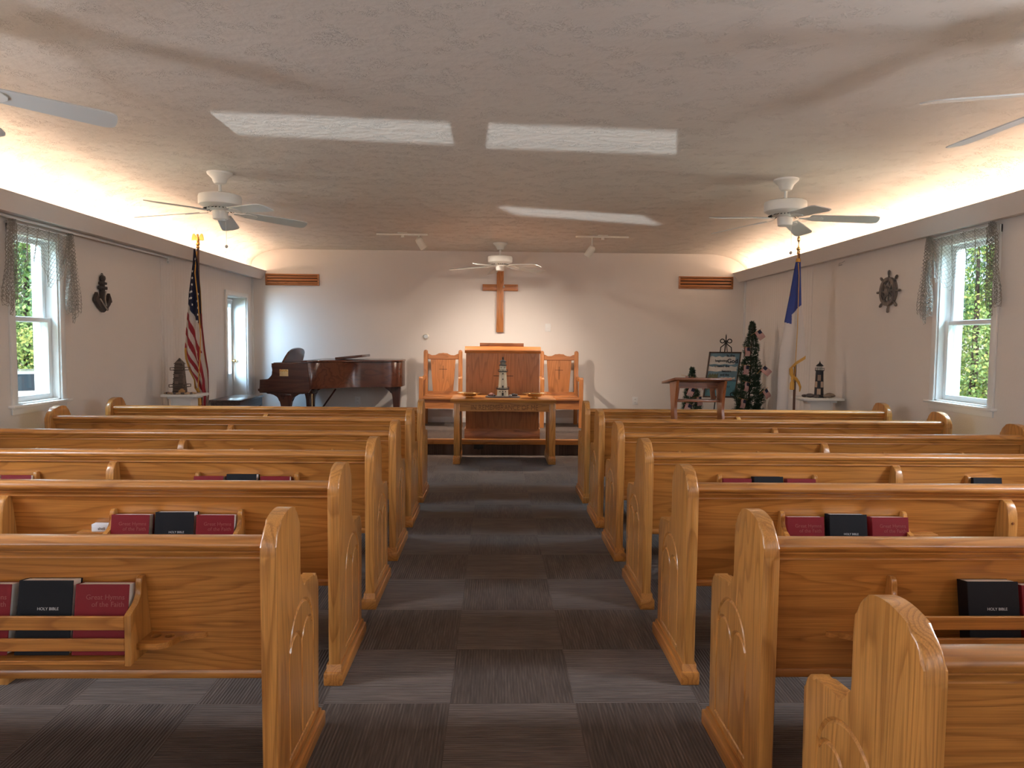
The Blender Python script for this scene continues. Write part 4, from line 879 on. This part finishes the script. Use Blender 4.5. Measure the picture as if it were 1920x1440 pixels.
# ------------------------------------------------------------ easel with the painted verse
SX,SY,SZ=3.30,10.1,.2
es=empty('easel',(SX,SY,SZ),0,'black wrought iron scroll-top easel at the right end of the platform','easel')
def scr(s_): 
    pts=[(s_*.012,.10),(s_*.014,.14)]
    return [(s_*.06,1.145),(s_*.055,1.175),(s_*.02,1.205),(s_*.008,1.235)]
for s_ in (-1,1):
    b=B()
    b.tube([(s_*.21,-.05,0),(s_*.14,.0,.55),(s_*.085,.04,1.12),(s_*.075,.045,1.21),(s_*.030,.05,1.245),(s_*.012,.05,1.27),(s_*.014,.05,1.30),(s_*.04,.05,1.325)]+[(s_*(.052+.032*math.cos(a)),.05,1.300+.028*math.sin(a)) for a in (1.6,1.0,.3,-.4,-1.1,-1.8,-2.6,-3.4,-4.0)],.0075,8); b.build('leg',IRON,es)
b=B(); b.tube([(0,.36,0),(0,.08,1.20),(0,.055,1.30)],.007,8); b.build('leg',IRON,es)
b=B(); b.tube([(-.02,.045,1.13),(-.008,.05,1.26),(.0,.05,1.34)],.006,6); b.tube([(.02,.045,1.13),(.008,.05,1.26),(0,.05,1.34)],.006,6); b.lathe([(.006,1.335),(.012,1.345),(.006,1.355),(.010,1.365),(.002,1.40)],c=(0,.05,0),n=10); b.build('spear_top',IRON,es)
b=B()
for s_ in (-1,1): b.tube([(s_*.13,.0,.50),(s_*.11,-.05,.50),(s_*.10,-.06,.515)]+[(s_*(.075+.035*math.cos(a)),-.065,.545+.03*math.sin(a)) for a in (-.6,.2,1.0,1.8,2.6,3.4,4.2)],.006,6)
b.tube([(-.16,-.005,.50),(.16,-.005,.50)],.008,6); b.build('ledge_hooks',IRON,es)
# the sign: canvas in a thin frame, leaning back on the ledge
sg=empty('painted_sign',(3.235,SY-.055,SZ+.512),0,'framed seascape sign with dark handwritten verse standing on the iron easel','sign')
sg.rotation_euler=(math.radians(-8),0,math.radians(0))
w2,hh=.218,.625
SH=.10   # the board hangs slightly out of square, as in the photo
P4=lambda x,z:(x+SH*(z/hh-.5)*1.0,z)
SKY1=plain('sky_paint',(.16,.27,.33),.6,var=.25,bscale=12); SEA=plain('sea_paint',(.11,.28,.34),.6,var=.2,bscale=14); CLD=plain('cloud_paint',(.62,.60,.55),.7,var=.2,bscale=20); SLATE=plain('horizon_paint',(.07,.13,.18),.6)
b=B(); b.prism([P4(-w2,0),P4(w2,0),P4(w2,hh),P4(-w2,hh)],'Y',-.010,.004); cv=b.build('canvas',SKY1,sg)
def band(z0,z1,mt,x0=-w2,x1=w2,nm='painted_band',y=-.0106,am=.008):
    n=14; top=[P4(x0+(x1-x0)*i/n,z1+am*math.sin(i*1.7+z0*40)) for i in range(n+1)]; bot=[P4(x0+(x1-x0)*i/n,z0+am*.6*math.sin(i*1.1+z1*30)) for i in range(n,-1,-1)]
    b=B(); b.prism(top+bot,'Y',y,-.0100); b.build(nm,mt,cv)
band(.46,.57,CLD,-w2+.01,w2-.06); band(.36,.43,CLD,-w2+.01,w2-.02); band(0.008,.22,SEA,am=.003); band(.215,.235,SLATE,am=.002); band(.25,.275,CLD,-.04,w2-.03,am=.005)
band(.10,.32,plain('palm_paint',(.14,.15,.08),.8,var=.4,bscale=30),-w2+.02,-.06,'painted_dune',-.0109,.012)
for x0,x1,z0,z1 in ((-w2-.012,w2+.012,-.014,.006),(-w2-.012,w2+.012,hh-.006,hh+.014)):
    b=B(); b.prism([P4(x0,z0),P4(x1,z0),P4(x1,z1),P4(x0,z1)],'Y',-.020,.006); b.build('frame',wood('sign_frame%d'%int(z0>0),(.05,.03,.022),(.11,.07,.05),'X',coat=0),sg)
for sx in (-1,1):
    x0,x1=(sx*w2-.009,sx*w2+.009); b=B(); b.prism([P4(x0+sx*.003,-.014),P4(x1+sx*.003,-.014),P4(x1+sx*.003,hh+.014),P4(x0+sx*.003,hh+.014)],'Y',-.0195,.0055); b.build('frame',wood('sign_stile%d'%int(sx>0),(.05,.03,.022),(.11,.07,.05),'Z',coat=0),sg)
INK=plain('ink',(.012,.016,.025),.6)
for body,sz_,x,z in (('In the',.050,.085,.570),('beginning,',.046,-.035,.497),('God',.085,.125,.480),('created the',.046,-.02,.420),('heavens',.042,.055,.350),('and the',.042,.035,.297),('earth',.040,.05,.19),('Gen 1:1',.036,.075,.130)):
    text('lettering',body,sz_,INK,sg,(x+SH*(z/hh-.5),-.0122,z),(PI/2,0,0),.0004,sx=1.0,bold=sz_*.028)

# ------------------------------------------------------------ potted evergreens with little flags
def evergreen(name,x,y,h,rad,lab,nleaf,lean=0,bare=.0):
    root=empty(name,(x,y,.2),0,lab,'plant')
    b=B(); rr=random.Random(int(h*100))
    for i in range(nleaf):
        t=rr.random()**1.35; z=.16+t*(h-.20); rmax=rad*(1-t)**.75*(.62+.38*abs(math.sin(t*13+1)))+.012; a=rr.uniform(0,2*PI); q=rmax*math.sqrt(rr.uniform(.15,1))
        c=Vector((q*math.cos(a)+lean*t,q*math.sin(a),z)); d=Vector((math.cos(a)*.8,math.sin(a)*.8,rr.uniform(.2,1.3))).normalized(); L=rr.uniform(.035,.075)*(.45+.7*(1-t))
        for k in range(7):
            dd=(d+Vector((rr.uniform(-.7,.7),rr.uniform(-.7,.7),rr.uniform(-.5,.5)))).normalized(); s=dd.cross(Vector((rr.uniform(-1,1),rr.uniform(-1,1),1))).normalized()*.0028
            b.quad(c-s,c+s,c+dd*L+s*.3,c+dd*L-s*.3)
    b.build('foliage',LEAF,root)
    b=B(); b.tube([(0,0,.12),(lean*.5,0,h*.5),(lean,0,h-.04)],[.016,.010,.003],7); b.build('trunk',BARK,root)
    b=B(); b.lathe([(0,0),(rad*.42,0),(rad*.52,.17),(rad*.55,.17),(rad*.55,.19),(rad*.48,.19),(rad*.46,.165),(0,.165)],n=22); b.build('pot',POT,root)
    return root
evergreen('potted_evergreen',3.50,9.75,1.60,.235,'tall potted evergreen decorated with small striped flags, right corner of the platform',3000,.03)
evergreen('potted_evergreen',2.74,9.85,.96,.145,'short potted evergreen with small striped flags behind the lectern',1300,.0)
def hand_flag():
    r=empty('hand_flag',(0,0,0),0,'','small flag','small striped flags stuck in the evergreens')
    b=B(); b.tube([(0,0,-.05),(0,0,.115)],.0018,5); b.ball((0,0,.118),.005,sub=1); b.build('stick',GOLD,r)
    b=B(); n=13; Wd=.125; Hh=.088
    def P(u,v): return (u*Wd,.006*math.sin(u*7),.105-v*Hh)
    for j in range(n):
        for i in range(12):
            u0,u1,v0,v1=i/12,(i+1)/12,j/n,(j+1)/n
            f=b.bm.faces.new([b.bm.verts.new(P(*q)) for q in ((u0,v0),(u0,v1),(u1,v1),(u1,v0))]); f.material_index=2 if (i<5 and j<7) else (0 if j%2==0 else 1)
    b.build('flag_cloth',[FRED,FWHT,FNAVY],r); return r
hf=hand_flag(); first=True
BT=[(3.477,1.60,9.50,65,'topmost on the tall evergreen'),(3.372,1.42,9.55,100,'on the left side of the tall evergreen, upper'),(3.355,1.18,9.52,105,'on the left side of the tall evergreen, middle'),(3.375,.96,9.50,110,'on the left side of the tall evergreen, lower middle'),(3.560,1.10,9.47,52,'at mid height on the right of the tall evergreen'),(3.600,.82,9.47,70,'low on the right of the tall evergreen'),(3.330,.73,9.50,112,'lowest on the left of the tall evergreen')]
ST=[(2.630,1.02,9.75,110,'top left of the short evergreen'),(2.665,.88,9.68,120,'left of centre on the short evergreen'),(2.80,.90,9.70,60,'right of centre on the short evergreen'),(2.765,.73,9.66,95,'low in the middle of the short evergreen'),(2.625,.66,9.68,120,'lowest left on the short evergreen')]
for x,z,y,a,l in BT+ST:
    o=hf if first else copy_tree(hf); first=False
    o.location=(x-.02,y,z); o.rotation_euler=(math.radians(-14),math.radians(a-10),math.radians(R.uniform(-20,20))); o['label']='small striped hand flag '+l

# ------------------------------------------------------------ small lectern standing on the second pew seat
le=empty('lectern',(1.735,6.02,.448),0,'small reddish wooden lectern with curved sides standing behind the frontmost right pew','lectern')
for s_,nm in ((-1,'l'),(1,'r')):
    sp=spline([(-.16,0),(-.165,.06),(-.13,.20),(-.045,.38),(-.035,.52),(-.09,.70)],5)+[(.16,.672)]+spline([(.10,.50),(.08,.36),(.02,.20),(-.02,.07),(-.015,0)],5)
    b=B(); b.prism(sp,'X',min(s_*.19,s_*.213),max(s_*.19,s_*.213),bev=.003,seg=1); b.build('side_panel',CHZ,le)
for sx in (-1,1):
    b=B(); b.prism([(sx*.145,.52),(sx*.185,.52),(sx*.175,.60),(sx*.185,.665),(sx*.125,.665),(sx*.135,.60)],'Y',.12,.138); b.build('inner_bracket',CHZ,le)
b=B(); b.box(-.19,.19,.02,.145,.512,.530,.003); b.build('shelf',CH,le)
b=B(); b.box(-.24,.24,-.13,.34,-.010,.010,.004,M=Matrix.Translation((0,0,.702))@Matrix.Rotation(math.radians(-7),4,'X')); b.build('reading_board',CH,le)
b=B(); b.box(-.19,.19,.10,.12,.625,.675); b.build('rail',CH,le)

# ------------------------------------------------------------ outside
GR=plain('lawn',(.10,.17,.05),.9,var=.4,bscale=3)
b=B(); b.box(-60,60,-40,60,-1.15,-1.0); struct(b.build('ground',GR))
LFA=plain('sunlit_leaves',(.30,.46,.14),.6,var=.35,bscale=3); LFB=plain('bright_leaves',(.55,.60,.16),.6,var=.3,bscale=3); LFC=plain('deep_leaves',(.12,.24,.10),.6,var=.4,bscale=3)
for m_ in (LFA,LFB,LFC): pass
def tree(x,y,h,r,mats,lab,n=2600,ls=.16):
    rr=random.Random(int(x*10+y*7)); root=empty('tree',(x,y,-1.0),0,lab,'tree')
    cl=[(Vector((rr.gauss(0,r*.42),rr.gauss(0,r*.42),rr.uniform(h*.12,h*.92))),rr.uniform(.25,.5)*r) for _ in range(34)]
    b=B()
    for i in range(n):
        c,q=rr.choice(cl); d=Vector((rr.gauss(0,1),rr.gauss(0,1),rr.gauss(0,1))).normalized(); p=c+d*q*rr.uniform(.6,1)
        p.z=max(.02,p.z)
        s=Vector((rr.gauss(0,1),rr.gauss(0,1),rr.gauss(0,1))).normalized(); t=s.cross(d).normalized()*ls*.35; s=s*ls*.5
        b.mi=rr.choice((0,0,1)); b.quad(p-s,p+t,p+s,p-t)
    b.build('crown',mats,root)
    b=B(); b.tube([(0,0,0),(.05,.03,h*.4),(0,0,h*.85)],[r*.04,r*.03,r*.01],8); b.build('trunk',BARK,root)
tree(-18.3,28.4,11.0,3.4,[LFA,LFC],'large green tree outside the left window, upper panes',9000,.19)
tree(-14.3,21.7,2.75,.8,[LFB,LFA],'yellow-green bush behind the parked car, left window',3000,.10)
tree(-24.5,37.0,10.0,4.2,[LFC,LFA],'dark tree standing behind the others, left window',6000,.28)
tree(-8.8,22.5,8.0,2.2,[LFC,LFA],'dark green tree outside the side door',4000,.12)
tree(10.2,15.0,5.6,2.3,[LFA,LFB],'bright sunlit tree filling the right window',15000,.085)
tree(14.0,20.0,7.0,3.0,[LFC,LFA],'tall green tree behind the bright tree, right window',9000,.15)
# pale parked van low in the left window
VP=plain('white_car_paint',(.78,.80,.82),.25,coat=.6); VG=plain('car_window',(.03,.05,.06),.1)
vn=empty('parked_car',(-13.0,19.9,-1.0),math.radians(123),'white car parked outside, low in the left window','car')
b=B(); b.prism([(-2.2,.3),(-2.25,.78),(-1.2,1.03),(-.45,1.50),(1.3,1.55),(2.1,1.05),(2.2,.9),(2.2,.3)],'Y',-.88,.88,bev=.06,seg=2); b.build('body',VP,vn)
for s_ in (-1,1):
    b=B(); b.prism([(-1.0,1.05),(-.42,1.42),(.35,1.45),(.35,1.05)],'Y',s_*.885-.008,s_*.885+.008); b.build('side_window',VG,vn)
    b=B(); b.prism([(.42,1.05),(.42,1.45),(1.25,1.46),(1.8,1.08)],'Y',s_*.885-.008,s_*.885+.008); b.build('side_window',VG,vn)
    for x in (-1.4,1.4):
        b=B(); b.lathe([(.32,-.1),(.32,.1)],n=22,M=Matrix.Translation((x,s_*.80,.32))@Matrix.Rotation(PI/2,4,'X')); b.build('wheel',BLACKP,vn)
b=B(); b.prism([(-1.16,1.075),(-.52,1.475),(-.50,1.455),(-1.14,1.055)],'Y',-.72,.72); b.build('windscreen',VG,vn)
